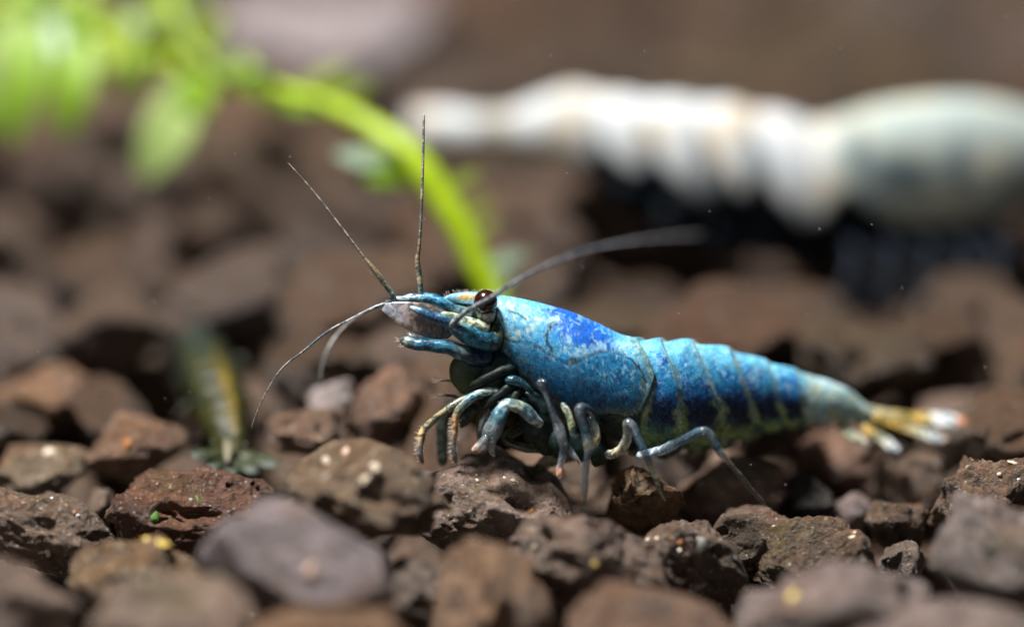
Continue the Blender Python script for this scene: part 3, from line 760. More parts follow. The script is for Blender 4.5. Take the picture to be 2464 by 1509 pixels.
# eyes
M_EYE, ent, eb = new_mat('eye')
tcg = nd(ent, 'ShaderNodeTexCoord').outputs['Object']
en = nd(ent, 'ShaderNodeTexVoronoi'); en.inputs['Scale'].default_value = 140; ent.links.new(tcg, en.inputs['Vector'])
ent.links.new(mixc(ent, maprange(ent, en.outputs['Distance'], 0.1, 0.6), (0.045, 0.007, 0.004), (0.016, 0.003, 0.002)), eb.inputs['Base Color'])
eb.inputs['Roughness'].default_value = 0.2; eb.inputs['Coat Weight'].default_value = 0.5; eb.inputs['Coat Roughness'].default_value = 0.05
def eye(x, y, d, r, parent, stalk):
    u, f = ico(4)
    o = mesh('eye', u * np.array([1.0, 1.0, 1.03]) * r / PX + P(x, y, d), f, M_EYE, parent)
    if stalk:
        limb('eyestalk', stalk, [(0, (0.10, 0.14, 0.12, 1)), (0.4, (0.08, 0.14, 0.18, 1)), (0.6, (0.50, 0.48, 0.36, 1)), (1, (0.62, 0.60, 0.48, 1))], o, 24, 24, bump=1.5)
    return o
eye(1168.5, 727, -.13, 29, blue, [(1160, 796, -.06, 8), (1164, 784, -.075, 15), (1168, 770, -.092, 20), (1170, 758, -.10, 23), (1170, 748, -.105, 22), (1169, 740, -.11, 14)])
eye(1078, 722, 0.03, 13, blue, None)

def limb_dark(name, nodes, stops, *a_, **k_):
    return limb(name, nodes, [(t, (*(np.array(c_[:3]) ** 1.2 * 1.0), c_[3])) for t, c_ in stops], *a_, **k_)
# head appendages
B1 = (0.04, 0.24, 0.40, 1); B2 = (0.30, 0.55, 0.66, 1); B3 = (0.004, 0.05, 0.11, 1); CR = (0.58, 0.60, 0.42, 1)
limb_dark('antennule_base', [(1135, 770, -.05, 26), (1098, 748, -.06, 17), (1068, 730, -.07, 13), (1040, 721, -.07, 12), (1010, 718, -.075, 9), (975, 720, -.075, 6), (945, 722, -.075, 5), (925, 731, -.075, 4)],
     [(0, (0.25, 0.34, 0.30, 1)), (0.25, (0.14, 0.28, 0.32, 1)), (0.42, (0.12, 0.42, 0.62, 1)), (0.6, (0.34, 0.58, 0.70, 1)), (0.8, (0.5, 0.6, 0.62, .95)), (1, (0.4, 0.45, 0.46, .9))], blue, 60, 18, bump=3.5, seed=3)
limb_dark('antennule_base', [(1130, 768, .03, 22), (1090, 742, .03, 15), (1060, 726, .02, 12), (1030, 716, .02, 10), (1000, 714, .02, 8), (965, 717, .02, 5)],
     [(0, (0.25, 0.34, 0.30, 1)), (0.5, (0.10, 0.36, 0.55, 1)), (1, (0.3, 0.5, 0.62, .95))], blue, 50, 16, bump=3.0, seed=4)
limb_dark('antennal_scale', [(1092, 800, -.09, 14), (1060, 788, -.10, 30), (1020, 770, -.10, 37), (980, 757, -.10, 32), (945, 746, -.09, 20), (915, 738, -.08, 6)],
     [(0, (0.20, 0.30, 0.32, .9)), (0.2, (0.26, 0.20, 0.16, .8)), (0.55, (0.36, 0.27, 0.22, .7)), (0.85, (0.50, 0.48, 0.52, .6)), (1, (0.7, 0.72, 0.74, .65))], blue, 48, 20, flat=0.16, normal=(0.15, -1, 0.35), bump=0.6)
limb_dark('antennal_scale', [(1100, 790, .07, 14), (1060, 772, .08, 26), (1010, 752, .08, 28), (960, 738, .08, 16), (925, 732, .08, 5)],
     [(0, (0.20, 0.30, 0.32, .9)), (0.5, (0.30, 0.26, 0.24, .7)), (1, (0.5, 0.52, 0.54, .6))], blue, 40, 18, flat=0.16, normal=(0.15, -1, 0.6), bump=0.6)
limb_dark('antennal_segment', [(1140, 790, -.13, 15), (1110, 782, -.135, 15), (1075, 770, -.135, 15), (1045, 763, -.135, 12), (1010, 749, -.13, 10), (986, 738, -.125, 4)],
     [(0, CR), (0.25, (0.35, 0.45, 0.40, 1)), (0.42, (0.06, 0.28, 0.42, 1)), (0.6, (0.02, 0.15, 0.28, 1)), (0.8, (0.03, 0.20, 0.33, 1)), (1, (0.5, 0.65, 0.72, 1))], blue, 50, 16, bump=1.5, seed=6)
limb_dark('antennal_segment', [(1178, 792, -.12, 14), (1150, 782, -.13, 13), (1115, 770, -.135, 11), (1085, 761, -.14, 10), (1060, 755, -.14, 7)],
     [(0, (0.66, 0.68, 0.50, 1)), (0.4, (0.70, 0.72, 0.55, 1)), (0.75, (0.50, 0.55, 0.40, 1)), (1, (0.60, 0.60, 0.40, 1))], blue, 40, 14, bump=2.0, seed=7)
limb_dark('antennal_segment', [(1196, 822, -.10, 26), (1165, 818, -.12, 25), (1130, 806, -.135, 23), (1102, 795, -.145, 18), (1082, 788, -.15, 10)],
     [(0, (0.03, 0.12, 0.16, 1)), (0.3, (0.05, 0.22, 0.30, 1)), (0.6, (0.10, 0.36, 0.46, 1)), (0.85, (0.06, 0.22, 0.30, .95)), (1, (0.35, 0.40, 0.42, .9))], blue, 44, 18, bump=2.0, seed=8)
limb('cheek', [(1200, 780, -.09, 10), (1196, 800, -.105, 17), (1190, 820, -.11, 19), (1186, 846, -.10, 12)],
     [(0, (0.20, 0.24, 0.18, 1)), (0.5, (0.17, 0.19, 0.07, 1)), (1, (0.06, 0.09, 0.04, 1))], blue, 30, 18, bump=1.5, seed=9)
c = limb_dark('maxilliped', [(1185, 858, -.08, 25), (1140, 858, -.10, 24), (1110, 848, -.12, 20), (1082, 838, -.13, 16), (1045, 833, -.13, 15), (1010, 829, -.13, 14.5), (978, 822, -.12, 14), (962, 817, -.12, 8)],
     [(0, B3), (0.25, (0.01, 0.09, 0.15, 1)), (0.36, (0.30, 0.38, 0.38, .9)), (0.45, (0.05, 0.18, 0.24, 1)), (0.6, (0.07, 0.27, 0.38, 1)), (0.8, (0.02, 0.17, 0.27, 1)), (0.93, (0.42, 0.48, 0.42, 1)), (1, (0.12, 0.12, 0.14, 1))], blue, 56, 18, bump=2.0, seed=10)
bristles(c[0], c[1], 0.9, 1.0, 9, 14, (-1, 0.1), 0.8, 3, (0.6, 0.55, 0.5))
bristles(c[0], c[1], 0.45, 0.9, 8, 13, (-0.2, 1), 0.5, 4)
limb_dark('maxilliped', [(1150, 850, .06, 20), (1090, 834, .07, 15), (1040, 822, .07, 12), (1000, 812, .07, 9), (975, 806, .07, 5)],
     [(0, B3), (0.5, (0.02, 0.10, 0.15, 1)), (1, (0.08, 0.12, 0.14, .9))], blue, 40, 14, bump=1.5, seed=11)
HM = [(0, (0.008, 0.05, 0.06, 1)), (0.35, (0.05, 0.08, 0.045, 1)), (0.7, (0.12, 0.13, 0.045, 1)), (1, (0.14, 0.13, 0.05, 1))]
limb('mouthpart', [(1185, 850, -.05, 34), (1150, 868, -.06, 40), (1124, 888, -.06, 40), (1122, 914, -.06, 33), (1136, 944, -.055, 18), (1152, 972, -.04, 5)], HM, blue, 40, 26, flat=0.4, bump=5.0, seed=12, mat=M_SKIN)
limb('mouthpart', [(1225, 860, -.05, 44), (1200, 890, -.06, 50), (1190, 925, -.06, 46), (1205, 965, -.05, 36), (1225, 1000, -.04, 22), (1235, 1030, -.03, 8)],
     [(0, (0.006, 0.03, 0.04, 1)), (0.4, (0.01, 0.035, 0.03, 1)), (0.8, (0.035, 0.045, 0.02, 1)), (1, (0.04, 0.045, 0.02, 1))], blue, 40, 26, flat=0.6, bump=9.0, seed=13, mat=M_SKIN)  # near-black tones: shadow under the head painted onto dark olive mouthparts
limb('mouthpart', [(1290, 940, -.05, 40), (1285, 985, -.05, 46), (1300, 1030, -.04, 40), (1320, 1070, -.03, 24), (1330, 1095, -.02, 8)],
     [(0, (0.004, 0.02, 0.03, 1)), (0.6, (0.01, 0.028, 0.025, 1)), (1, (0.04, 0.05, 0.02, 1))], blue, 40, 26, flat=0.6, bump=9.0, seed=17, mat=M_SKIN)
for k, (x0, y0, x1, y1, w_) in enumerate(((1240, 885, 1128, 932, 13), (1255, 915, 1160, 985, 11), (1262, 930, 1205, 1010, 12))):
    limb('mouthpart', [(x0, y0, -.10, w_), ((x0 * 2 + x1) / 3, (y0 * 2 + y1) / 3 - 4, -.115, w_ * 1.1), ((x0 + x1 * 2) / 3, (y0 + y1 * 2) / 3 - 3, -.12, w_ * .9), (x1, y1, -.10, w_ * .5)],
         [(0, (0.003, 0.012, 0.016, 1)), (0.6, (0.007, 0.022, 0.022, 1)), (1, (0.03, 0.035, 0.015, 1))], blue, 26, 14, bump=3.0, seed=100 + k, mat=M_SKIN)  # colours darkened to stand in for the shadow below the head
limb('mouthpart', [(1215, 915, -.12, 10), (1240, 917, -.125, 12), (1265, 930, -.12, 9), (1285, 950, -.11, 5)],
     [(0, (0.03, 0.16, 0.20, 1)), (1, (0.01, 0.06, 0.08, 1))], blue, 24, 14, bump=1.0, seed=14)
limb('mouthpart', [(1110, 1030, -.02, 5), (1118, 1010, -.03, 15), (1138, 985, -.03, 13), (1165, 962, -.02, 8)],
     [(0, (0.03, 0.05, 0.02, .8)), (0.5, (0.06, 0.10, 0.06, .8)), (1, (0.10, 0.10, 0.05, .8))], blue, 24, 16, flat=0.6, bump=1.0, seed=15)
limb('mouthpart', [(1150, 1060, .02, 4), (1165, 1020, .02, 20), (1190, 985, .02, 22), (1215, 960, .02, 12)],
     [(0, (0.10, 0.09, 0.04, .5)), (1, (0.14, 0.12, 0.05, .7))], blue, 24, 16, flat=0.3, bump=1.0, seed=16)
for k, (y0, y1) in enumerate(((922, 912), (958, 948))):
    o, c = limb('feathery_exopod', [(1150, y0 + 22, -.02, 4), (1120, y0 + 6, -.03, 4), (1085, y1 + 4, -.04, 3), (1050, y1 + 6, -.05, 1)], [(0, (0.16, 0.14, 0.07, .9)), (1, (0.22, 0.19, 0.12, .7))], blue, 20, 8)
    bristles(o, c, 0.35, 1.0, 26, 26, (-1, -0.1), 0.45, 20 + k, rad=0.5)
bristles(blue, np.array([(1095 + 110 * t, 707 - 2 * t, -.03, 1.5) for t in np.linspace(0, 1, 30)]), 0, 1, 46, 9, (-0.3, -1), 0.5, 31, name='rostrum_bristles')
bristles(blue, np.array([(1085 - 20 * t, 712 + 14 * t, -.05, 2) for t in np.linspace(0, 1, 10)]), 0, 1, 7, 14, (-0.6, -0.7), 0.4, 32, name='rostrum_bristles')

# antennae
FL = [(0, (0.28, 0.42, 0.46, 1)), (0.10, (0.36, 0.32, 0.20, 1)), (0.25, (0.22, 0.16, 0.09, .95)), (0.4, (0.34, 0.28, 0.23, .9)), (1, (0.42, 0.35, 0.31, .85))]
def flagellum(name, nodes, stops, n=120):
    v, f, u, c = tube(nodes, n, 8)
    cl = ramp(u, stops); cl[:, :3] *= (1 + 0.35 * np.sin(u * 260))[:, None]
    return mesh(name, v, f, M_LIMB, blue, cl), c
o, c = flagellum('antenna', [(953, 724, -.08, 6.0), (940, 703, -.09, 6.2), (918, 672, -.10, 6.8), (890, 636, -.105, 5.0), (878, 622, -.105, 3.0), (820, 545, -.11, 2.6), (755, 462, -.11, 2.1), (693, 392, -.11, 1.2)], FL)
bristles(o, c, 0.05, 0.28, 20, 15, (-1, -0.35), 0.25, 41, (0.30, 0.24, 0.16))
flagellum('antenna', [(1013, 716, -.06, 6), (1012, 695, -.07, 6.5), (1008, 660, -.075, 7), (1004, 625, -.08, 6.0), (1008, 600, -.08, 4.4), (1014, 500, -.085, 3.6), (1018, 380, -.09, 3.2), (1020, 274, -.09, 2.8)], FL)
flagellum('antenna', [(930, 730, -.08, 4.4), (900, 740, -.085, 3.8), (850, 765, -.09, 3.2), (790, 797, -.09, 3.0), (730, 845, -.095, 2.6), (680, 885, -.095, 2.2), (640, 945, -.10, 1.7), (615, 1000, -.10, 1.4), (604, 1032, -.10, 1.0)],
          [(0, (0.35, 0.38, 0.38, 1)), (0.4, (0.32, 0.30, 0.30, 1)), (1, (0.22, 0.17, 0.13, 1))])
flagellum('antenna', [(912, 738, -.05, 3.0), (870, 756, -.20, 3.2), (830, 785, -.33, 3.5), (795, 830, -.40, 3.8), (776, 880, -.42, 3.4), (769, 920, -.42, 2.6)],
          [(0, (0.25, 0.24, 0.23, 1)), (1, (0.30, 0.25, 0.22, 1))], 70)
flagellum('antenna', [(1083, 790, -.15, 9), (1092, 776, -.17, 8), (1120, 751, -.20, 6.8), (1164, 727, -.25, 6.2), (1200, 705, -.30, 5.6), (1270, 661, -.40, 5.0), (1340, 628, -.52, 4.4), (1420, 600, -.64, 4.0), (1500, 584, -.78, 3.6), (1580, 573, -.92, 3.0), (1690, 564, -1.10, 2.2)],
          [(0, (0.26, 0.27, 0.28, 1)), (0.3, (0.24, 0.24, 0.26, 1)), (1, (0.20, 0.18, 0.18, 1))])

# walking legs.  clear = glassy with blue-grey tint, pig = pigmented
CLEAR = (0.22, 0.27, 0.31, .30); CLR2 = (0.11, 0.16, 0.20, .42); PIG = (0.50, 0.56, 0.50, 1); PGB = (0.16, 0.32, 0.38, 1); ORG = (0.72, 0.36, 0.13, 1); DK = (0.02, 0.06, 0.08, .9); CRM = (0.66, 0.54, 0.32, .95); GREY_ = (0.18, 0.175, 0.15, .45)
LEGS = [
 # far mottled leg, hairy tip
 ([(1300, 990, -.05, 12), (1262, 968, -.08, 12), (1222, 950, -.10, 12.5), (1178, 941, -.11, 13), (1142, 953, -.12, 12), (1108, 982, -.125, 10), (1097, 1000, -.125, 10), (1093, 1040, -.12, 8), (1092, 1085, -.11, 7), (1098, 1116, -.10, 4)],
  [(0, PGB), (0.2, (0.30, 0.40, 0.38, 1)), (0.38, PIG), (0.5, PGB), (0.62, (0.5, 0.48, 0.34, .9)), (0.72, ORG), (0.8, (0.55, 0.42, 0.28, .7)), (0.9, CLEAR), (1, (0.35, 0.2, 0.12, .8))], 0.68, 1.0, 21),
 ([(1172, 944, -.06, 9), (1140, 952, -.08, 11), (1105, 968, -.09, 11), (1072, 988, -.10, 10.5), (1040, 1014, -.10, 10), (1020, 1034, -.10, 10), (1012, 1060, -.10, 11), (1010, 1085, -.10, 9), (1018, 1116, -.09, 3.5)],
  [(0, PGB), (0.25, (0.36, 0.36, 0.26, 1)), (0.5, (0.30, 0.26, 0.14, .85)), (0.66, (0.44, 0.38, 0.24, .8)), (0.72, (0.70, 0.47, 0.20, 1)), (0.8, (0.5, 0.42, 0.30, .7)), (0.9, (0.5, 0.5, 0.5, .6)), (1, (0.25, 0.18, 0.12, .8))], 0.62, 1.0, 22),
 ([(1345, 1000, -.12, 10), (1303, 921, -.20, 12), (1311, 945, -.205, 8), (1324, 978, -.21, 7.5), (1337, 1010, -.205, 11), (1345, 1030, -.20, 15), (1352, 1055, -.195, 14), (1357, 1080, -.19, 12), (1352, 1105, -.18, 9.5), (1348, 1124, -.17, 8.5), (1347, 1138, -.17, 9), (1346, 1152, -.165, 7)],
  [(0, DK), (0.25, CLEAR), (0.42, CLR2), (0.56, CLEAR), (0.66, (0.5, 0.55, 0.58, .35)), (0.8, CLR2), (0.9, (0.6, 0.6, 0.65, .5)), (0.945, (0.80, 0.36, 0.18, 1)), (1, (0.62, 0.58, 0.62, .6))], 0, 0, 23),
 ([(1440, 1020, -.10, 11), (1410, 985, -.20, 13), (1395, 984, -.22, 14), (1400, 1010, -.22, 13), (1408, 1040, -.215, 12), (1416, 1072, -.21, 13), (1414, 1090, -.21, 10), (1410, 1130, -.20, 9), (1408, 1175, -.185, 8), (1405, 1214, -.17, 5)],
  [(0, DK), (0.15, CLR2), (0.25, CLEAR), (0.4, (0.08, 0.17, 0.23, .5)), (0.52, (0.45, 0.44, 0.36, .5)), (0.6, CLR2), (0.8, CLEAR), (1, GREY_)], 0, 0, 24),
 ([(1455, 1092, -.10, 12), (1475, 1092, -.12, 13), (1497, 1078, -.15, 13), (1510, 1050, -.18, 12), (1510, 1018, -.20, 13), (1522, 1024, -.205, 12), (1534, 1052, -.21, 11), (1550, 1086, -.21, 11), (1558, 1104, -.205, 9), (1574, 1140, -.19, 8), (1590, 1185, -.17, 7), (1600, 1205, -.165, 4)],
  [(0, (0.62, 0.58, 0.46, 1)), (0.12, (0.60, 0.52, 0.36, .95)), (0.25, (0.5, 0.5, 0.45, .6)), (0.4, CLEAR), (0.5, (0.08, 0.17, 0.23, .5)), (0.66, CLR2), (0.74, (0.5, 0.48, 0.36, .5)), (1, GREY_)], 0, 0, 25),
 ([(1532, 1098, -.08, 13), (1575, 1088, -.12, 13), (1612, 1074, -.16, 12.5), (1650, 1056, -.19, 12), (1688, 1037, -.21, 12.5), (1708, 1044, -.215, 12), (1722, 1068, -.215, 11), (1736, 1092, -.21, 10.5), (1750, 1108, -.20, 8), (1784, 1150, -.17, 7.5), (1820, 1190, -.14, 6.5), (1844, 1215, -.12, 4)],
  [(0, (0.55, 0.62, 0.66, 1)), (0.12, (0.60, 0.68, 0.72, .9)), (0.25, CLR2), (0.4, (0.08, 0.17, 0.23, .5)), (0.47, CLEAR), (0.56, (0.05, 0.11, 0.15, .7)), (0.64, (0.5, 0.48, 0.40, .5)), (0.7, GREY_), (1, GREY_)], 0, 0, 26)]
for nodes, stops, b0, b1, sdn in LEGS:
    o, c = limb('leg', [(*q[:3], q[3] * 0.9) for q in nodes], stops, blue, 90, 16, bump=1.6, seed=sdn)
    if b1:
        bristles(o, c, b0, b1, 34, 11, (-1, 0.25), 0.4, sdn, (0.5, 0.46, 0.40))
        bristles(o, c, b0, b1, 24, 9, (1, 0.45), 0.4, sdn + 50, (0.5, 0.46, 0.40))
# clawed front leg: arm, palm and two fingers
arm, c = limb('claw_leg', [(1302, 1024, -.12, 12), (1282, 1005, -.15, 15), (1258, 983, -.165, 17), (1234, 974, -.17, 15), (1218, 972, -.175, 14), (1206, 992, -.18, 18), (1194, 1016, -.18, 21), (1184, 1040, -.175, 22), (1176, 1058, -.17, 18), (1172, 1070, -.17, 10)],
     [(0, (0.40, 0.46, 0.36, 1)), (0.12, (0.50, 0.60, 0.62, 1)), (0.25, (0.12, 0.22, 0.26, .9)), (0.38, (0.50, 0.52, 0.40, 1)), (0.48, (0.55, 0.64, 0.64, 1)), (0.60, (0.14, 0.34, 0.42, 1)), (0.68, (0.10, 0.22, 0.28, .75)), (0.8, (0.40, 0.46, 0.48, .38)), (1, CLEAR)], blue, 80, 22, bump=2.5, seed=61)
limb('finger', [(1176, 1050, -.185, 11), (1163, 1064, -.19, 12), (1150, 1078, -.185, 11), (1138, 1090, -.18, 8)], [(0, CLEAR), (0.5, (0.5, 0.5, 0.5, .5)), (0.8, (0.75, 0.50, 0.36, .9)), (1, (0.7, 0.45, 0.3, 1))], arm, 26, 14, bump=1.0)
limb('finger', [(1188, 1050, -.165, 11), (1184, 1068, -.165, 10), (1183, 1084, -.16, 8), (1190, 1098, -.155, 4)], [(0, CLEAR), (0.6, (0.5, 0.5, 0.5, .45)), (1, (0.6, 0.55, 0.4, .8))], arm, 26, 14, bump=1.0)
bristles(arm, c, 0.5, 0.95, 16, 7, (-1, -0.3), 0.4, 62, (0.6, 0.6, 0.6))
limb('claw_leg', [(1352, 968, -.17, 7), (1364, 990, -.175, 9.5), (1372, 1012, -.175, 9.5), (1377, 1035, -.17, 9), (1379, 1053, -.165, 6)], [(0, (0.6, 0.62, 0.5, 1)), (0.5, (0.62, 0.60, 0.36, 1)), (0.8, (0.5, 0.55, 0.36, 1)), (1, (0.3, 0.55, 0.6, 1))], blue, 30, 14, bump=1.5, seed=63)
o, c = limb('claw_leg', [(1356, 1066, -.18, 10), (1368, 1080, -.17, 9), (1382, 1098, -.165, 6.5), (1394, 1111, -.16, 3.5)], [(0, CLEAR), (0.6, (0.4, 0.5, 0.6, .5)), (1, (0.6, 0.5, 0.42, .8))], blue, 24, 12, seed=64)
bristles(o, c, 0.3, 1.0, 14, 22, (0.6, 1), 0.35, 65, (0.4, 0.38, 0.34))
o, c = limb('claw_leg', [(1420, 1000, -.15, 9), (1430, 1028, -.165, 11), (1434, 1052, -.17, 11), (1424, 1076, -.175, 10)], [(0, CLR2), (0.4, (0.4, 0.42, 0.38, .7)), (0.75, (0.66, 0.56, 0.36, .9)), (1, (0.5, 0.5, 0.42, .6))], blue, 30, 14, seed=66)
limb('leg', [(1130, 970, .10, 14), (1085, 985, .12, 15), (1066, 1012, .12, 15), (1064, 1060, .10, 14), (1065, 1120, .08, 12)], [(0, (0.03, 0.05, 0.03, .9)), (0.5, (0.05, 0.07, 0.045, .8)), (1, (0.05, 0.07, 0.05, .8))], blue, 36, 14, bump=1.2, seed=67)
limb('leg', [(1290, 1010, .02, 12), (1250, 1030, .02, 11), (1215, 1058, .01, 10), (1260, 1078, .0, 9), (1320, 1085, .0, 8)], [(0, (0.02, 0.05, 0.05, 1)), (0.5, (0.12, 0.11, 0.05, .8)), (1, (0.06, 0.10, 0.08, .9))], blue, 36, 14, bump=1.5, seed=68)
for k, (x, y) in enumerate(((1300, 1050), (1345, 1075), (1400, 1085), (1440, 1095), (1280, 1000))):
    limb('underside_plate', [(x - 12, y - 55, -.02, 20), (x - 5, y - 20, -.03, 28), (x, y + 5, -.03, 24), (x - 8, y + 28, -.02, 8)], [(0, (0.01, 0.03, 0.03, 1)), (0.5, (0.015, 0.04, 0.038, 1)), (1, (0.05, 0.08, 0.03, 1))], blue, 26, 16, bump=5.0, seed=70 + k, mat=M_SKIN)
limb('egg_pouch', [(1270, 1150, .12, 6), (1310, 1115, .08, 16), (1360, 1090, .05, 24), (1430, 1080, .03, 20)], [(0, (0.12, 0.10, 0.04, .6)), (1, (0.05, 0.06, 0.03, .8))], blue, 30, 14, flat=0.5, bump=2, seed=80)
# swimmerets folded under the abdomen
for k, (x, y) in enumerate(((1560, 1080), (1630, 1088), (1700, 1080), (1765, 1066), (1830, 1050))):
    limb('swimmeret', [(x, y - 40, .06 + .04 * k, 12), (x - 6, y - 18, .05 + .04 * k, 18), (x - 22, y + 2, .05 + .04 * k, 15), (x - 48, y + 12, .06 + .04 * k, 6)], [(0, (0.04, 0.10, 0.06, 1)), (0.5, (0.12, 0.15, 0.05, .9)), (1, (0.20, 0.22, 0.09, .7))], blue, 26, 14, flat=0.6, bump=1.5, seed=90 + k)
# tail fan
WH = (0.80, 0.82, 0.82, 1); YL = (0.62, 0.40, 0.09, 1); YP = (0.66, 0.60, 0.40, 1)
fan = empty('tail_fan', P(2090, 1000, .46), None, None); fan.parent = blue; fan.matrix_parent_inverse = blue.matrix_world.inverted()
for nodes, stops in [
   ([(2080, 985, .45, 13), (2130, 996, .48, 13), (2190, 1003, .51, 13), (2240, 1008, .53, 18), (2280, 1011, .54, 19), (2306, 1013, .55, 12), (2328, 1016, .55, 5)],
    [(0, YP), (0.2, (0.66, 0.56, 0.32, 1)), (0.45, YL), (0.6, (0.66, 0.48, 0.18, 1)), (0.7, WH), (0.88, WH), (0.92, (0.75, 0.30, 0.15, 1)), (1, (0.75, 0.30, 0.15, 1))]),
   ([(2100, 1000, .44, 12), (2150, 1020, .45, 12), (2200, 1036, .47, 13), (2245, 1050, .48, 13), (2268, 1056, .48, 8), (2282, 1056, .48, 3)],
    [(0, YL), (0.35, (0.50, 0.32, 0.08, 1)), (0.6, YP), (0.8, WH), (0.94, (0.7, 0.6, 0.55, 1)), (1, (0.7, 0.3, 0.15, 1))]),
   ([(2062, 1010, .41, 12), (2090, 1034, .40, 13), (2120, 1055, .40, 13), (2150, 1076, .40, 13), (2166, 1086, .40, 7)], [(0, YP), (0.3, YL), (0.55, YP), (0.8, WH), (1, WH)]),
   ([(2020, 1018, .37, 13), (2045, 1042, .35, 14), (2070, 1058, .35, 12), (2092, 1070, .35, 7)], [(0, YP), (0.4, (0.62, 0.60, 0.42, 1)), (0.8, (0.60, 0.54, 0.42, 1)), (1, (0.55, 0.5, 0.4, 1))]),
   ([(2092, 990, .48, 12), (2130, 1010, .54, 14), (2170, 1022, .58, 14), (2210, 1030, .62, 10)], [(0, YP), (0.5, (0.45, 0.28, 0.06, 1)), (1, (0.5, 0.36, 0.14, 1))])]:
    limb('fan_blade', [(*q_[:3], q_[3] * 1.25) for q_ in nodes], [(t, (*c_[:3], .92)) for t, c_ in stops], fan, 40, 16, flat=0.3, normal=(0.2, -0.5, 1), bump=1.0)

# ---- the pale shrimp behind
ST2 = [(985, 285, 345, 20, 2.30), (1010, 262, 366, 42, 2.28), (1060, 256, 372, 50, 2.26), (1120, 264, 374, 46, 2.24), (1190, 268, 364, 34, 2.20), (1250, 256, 372, 44, 2.18), (1320, 226, 392, 60, 2.15), (1390, 212, 420, 76, 2.12),
       (1480, 228, 504, 92, 2.10), (1600, 238, 574, 104, 2.08), (1740, 248, 624, 112, 2.06), (1860, 268, 646, 118, 2.05), (1960, 294, 652, 120, 2.05), (2010, 284, 650, 120, 2.05), (2100, 256, 642, 122, 2.05), (2220, 238, 632, 122, 2.05),
       (2340, 236, 612, 112, 2.05), (2440, 254, 540, 94, 2.05), (2540, 284, 470, 66, 2.06), (2620, 308, 400, 36, 2.07), (2700, 330, 350, 8, 2.08)]
xs, top, bot, aa, ww, CC, ang = body_rings(ST2, 300, 96)
R0 = finish_body(xs, aa, ww, CC, ang, lambda S: 1 - 0.3 * ss(-0.3, -1.0, S))
Q = near_coords(R0); X, Y = Q[..., 0], Q[..., 1]
q3 = np.stack([X, Y, np.zeros_like(X)], -1).reshape(-1, 3)
n60, n25 = fbm(q3 / 80, 3, 7).reshape(X.shape), fbm(q3 / 32, 3, 8).reshape(X.shape)
segs = [1310, 1440, 1560, 1690, 1820, 1965]
fac = np.ones(X.shape)
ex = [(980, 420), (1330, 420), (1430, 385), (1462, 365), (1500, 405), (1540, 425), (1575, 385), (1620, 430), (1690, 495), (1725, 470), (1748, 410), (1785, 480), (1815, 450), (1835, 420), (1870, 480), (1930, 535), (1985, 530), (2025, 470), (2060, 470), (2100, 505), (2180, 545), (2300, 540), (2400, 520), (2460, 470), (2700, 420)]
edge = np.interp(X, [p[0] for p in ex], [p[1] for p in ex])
for a0, b0 in zip(segs[:-1], segs[1:]):
    inn = (X >= a0) & (X < b0); fq = (X - a0) / (b0 - a0)
    fac = np.where(inn, 0.96 + 0.06 * np.sin(fq * np.pi) , fac)
fac = fac * (1 - 0.10 * ss(-8, 16, Y - edge))
R = finish_body(xs, aa, ww, CC, ang, lambda S: 1 - 0.3 * ss(-0.3, -1.0, S), fac)
c_ = mix((0.54, 0.57, 0.59), (0.52, 0.47, 0.39), ss(0.0, 0.5, n60 + 0.2))
c_ = mix(c_, (0.30, 0.40, 0.43), ss(0.1, 0.6, n25 + 0.3 * n60) * 0.5)
c_ = mix(c_, mix((0.32, 0.39, 0.37), (0.48, 0.49, 0.39), ss(-0.2, 0.5, n60)), ss(1960, 2040, X) * 0.85)
c_ = mix(c_, (0.05, 0.075, 0.085), np.clip(1.2 * gauss(2170, 425, 95, 60) + 0.8 * gauss(2310, 400, 30, 70) + 0.7 * gauss(2060, 360, 26, 60), 0, 0.9) + 0 * X)
c_ = mix(c_, (0.35, 0.28, 0.20), gauss(1190, 315, 36, 60) * 0.5)
for s0 in segs[1:-1]: c_ = mix(c_, (0.07, 0.09, 0.11), np.exp(-((X - s0 - 12 * np.sin((Y - 350) / 60)) / (12 + 16 * ss(300, 450, Y))) ** 2) * ss(220, 360, Y) * 0.95)
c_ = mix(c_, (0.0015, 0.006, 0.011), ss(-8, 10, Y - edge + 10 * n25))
v, f = ringmesh(R)
pale = empty('shrimp', P(1900, 620, 2.05), 'blurred white shrimp with black underside standing behind the blue shrimp', 'shrimp')
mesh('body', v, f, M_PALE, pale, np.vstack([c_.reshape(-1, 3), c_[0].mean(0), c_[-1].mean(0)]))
eye(2590, 330, 1.95, 30, pale, None)
for k, (x, y) in enumerate(((1500, 470), (1600, 540), (1720, 580), (1820, 600), (1920, 605))):
    limb('swimmeret', [(x, y - 60, 2.00, 30), (x + 10, y - 20, 1.98, 36), (x + 20, y + 10, 1.98, 24), (x + 26, y + 30, 1.98, 8)], [(0, (0.003, 0.008, 0.014, 1)), (1, (0.004, 0.010, 0.016, 1))], pale, 22, 12, flat=0.6, mat=M_PALE)
for k, x in enumerate((2020, 2110, 2200, 2290, 2370)):
    limb('leg', [(x, 570, 1.98, 20), (x + 40, 610, 1.90, 15), (x + 20, 680, 1.85, 12), (x - 8 * k, 752, 1.82, 8)], [(0, (0.02, 0.03, 0.05, 1)), (0.6, (0.03, 0.04, 0.055, 1)), (1, (0.05, 0.06, 0.075, 1))], pale, 26, 10, mat=M_PALE)
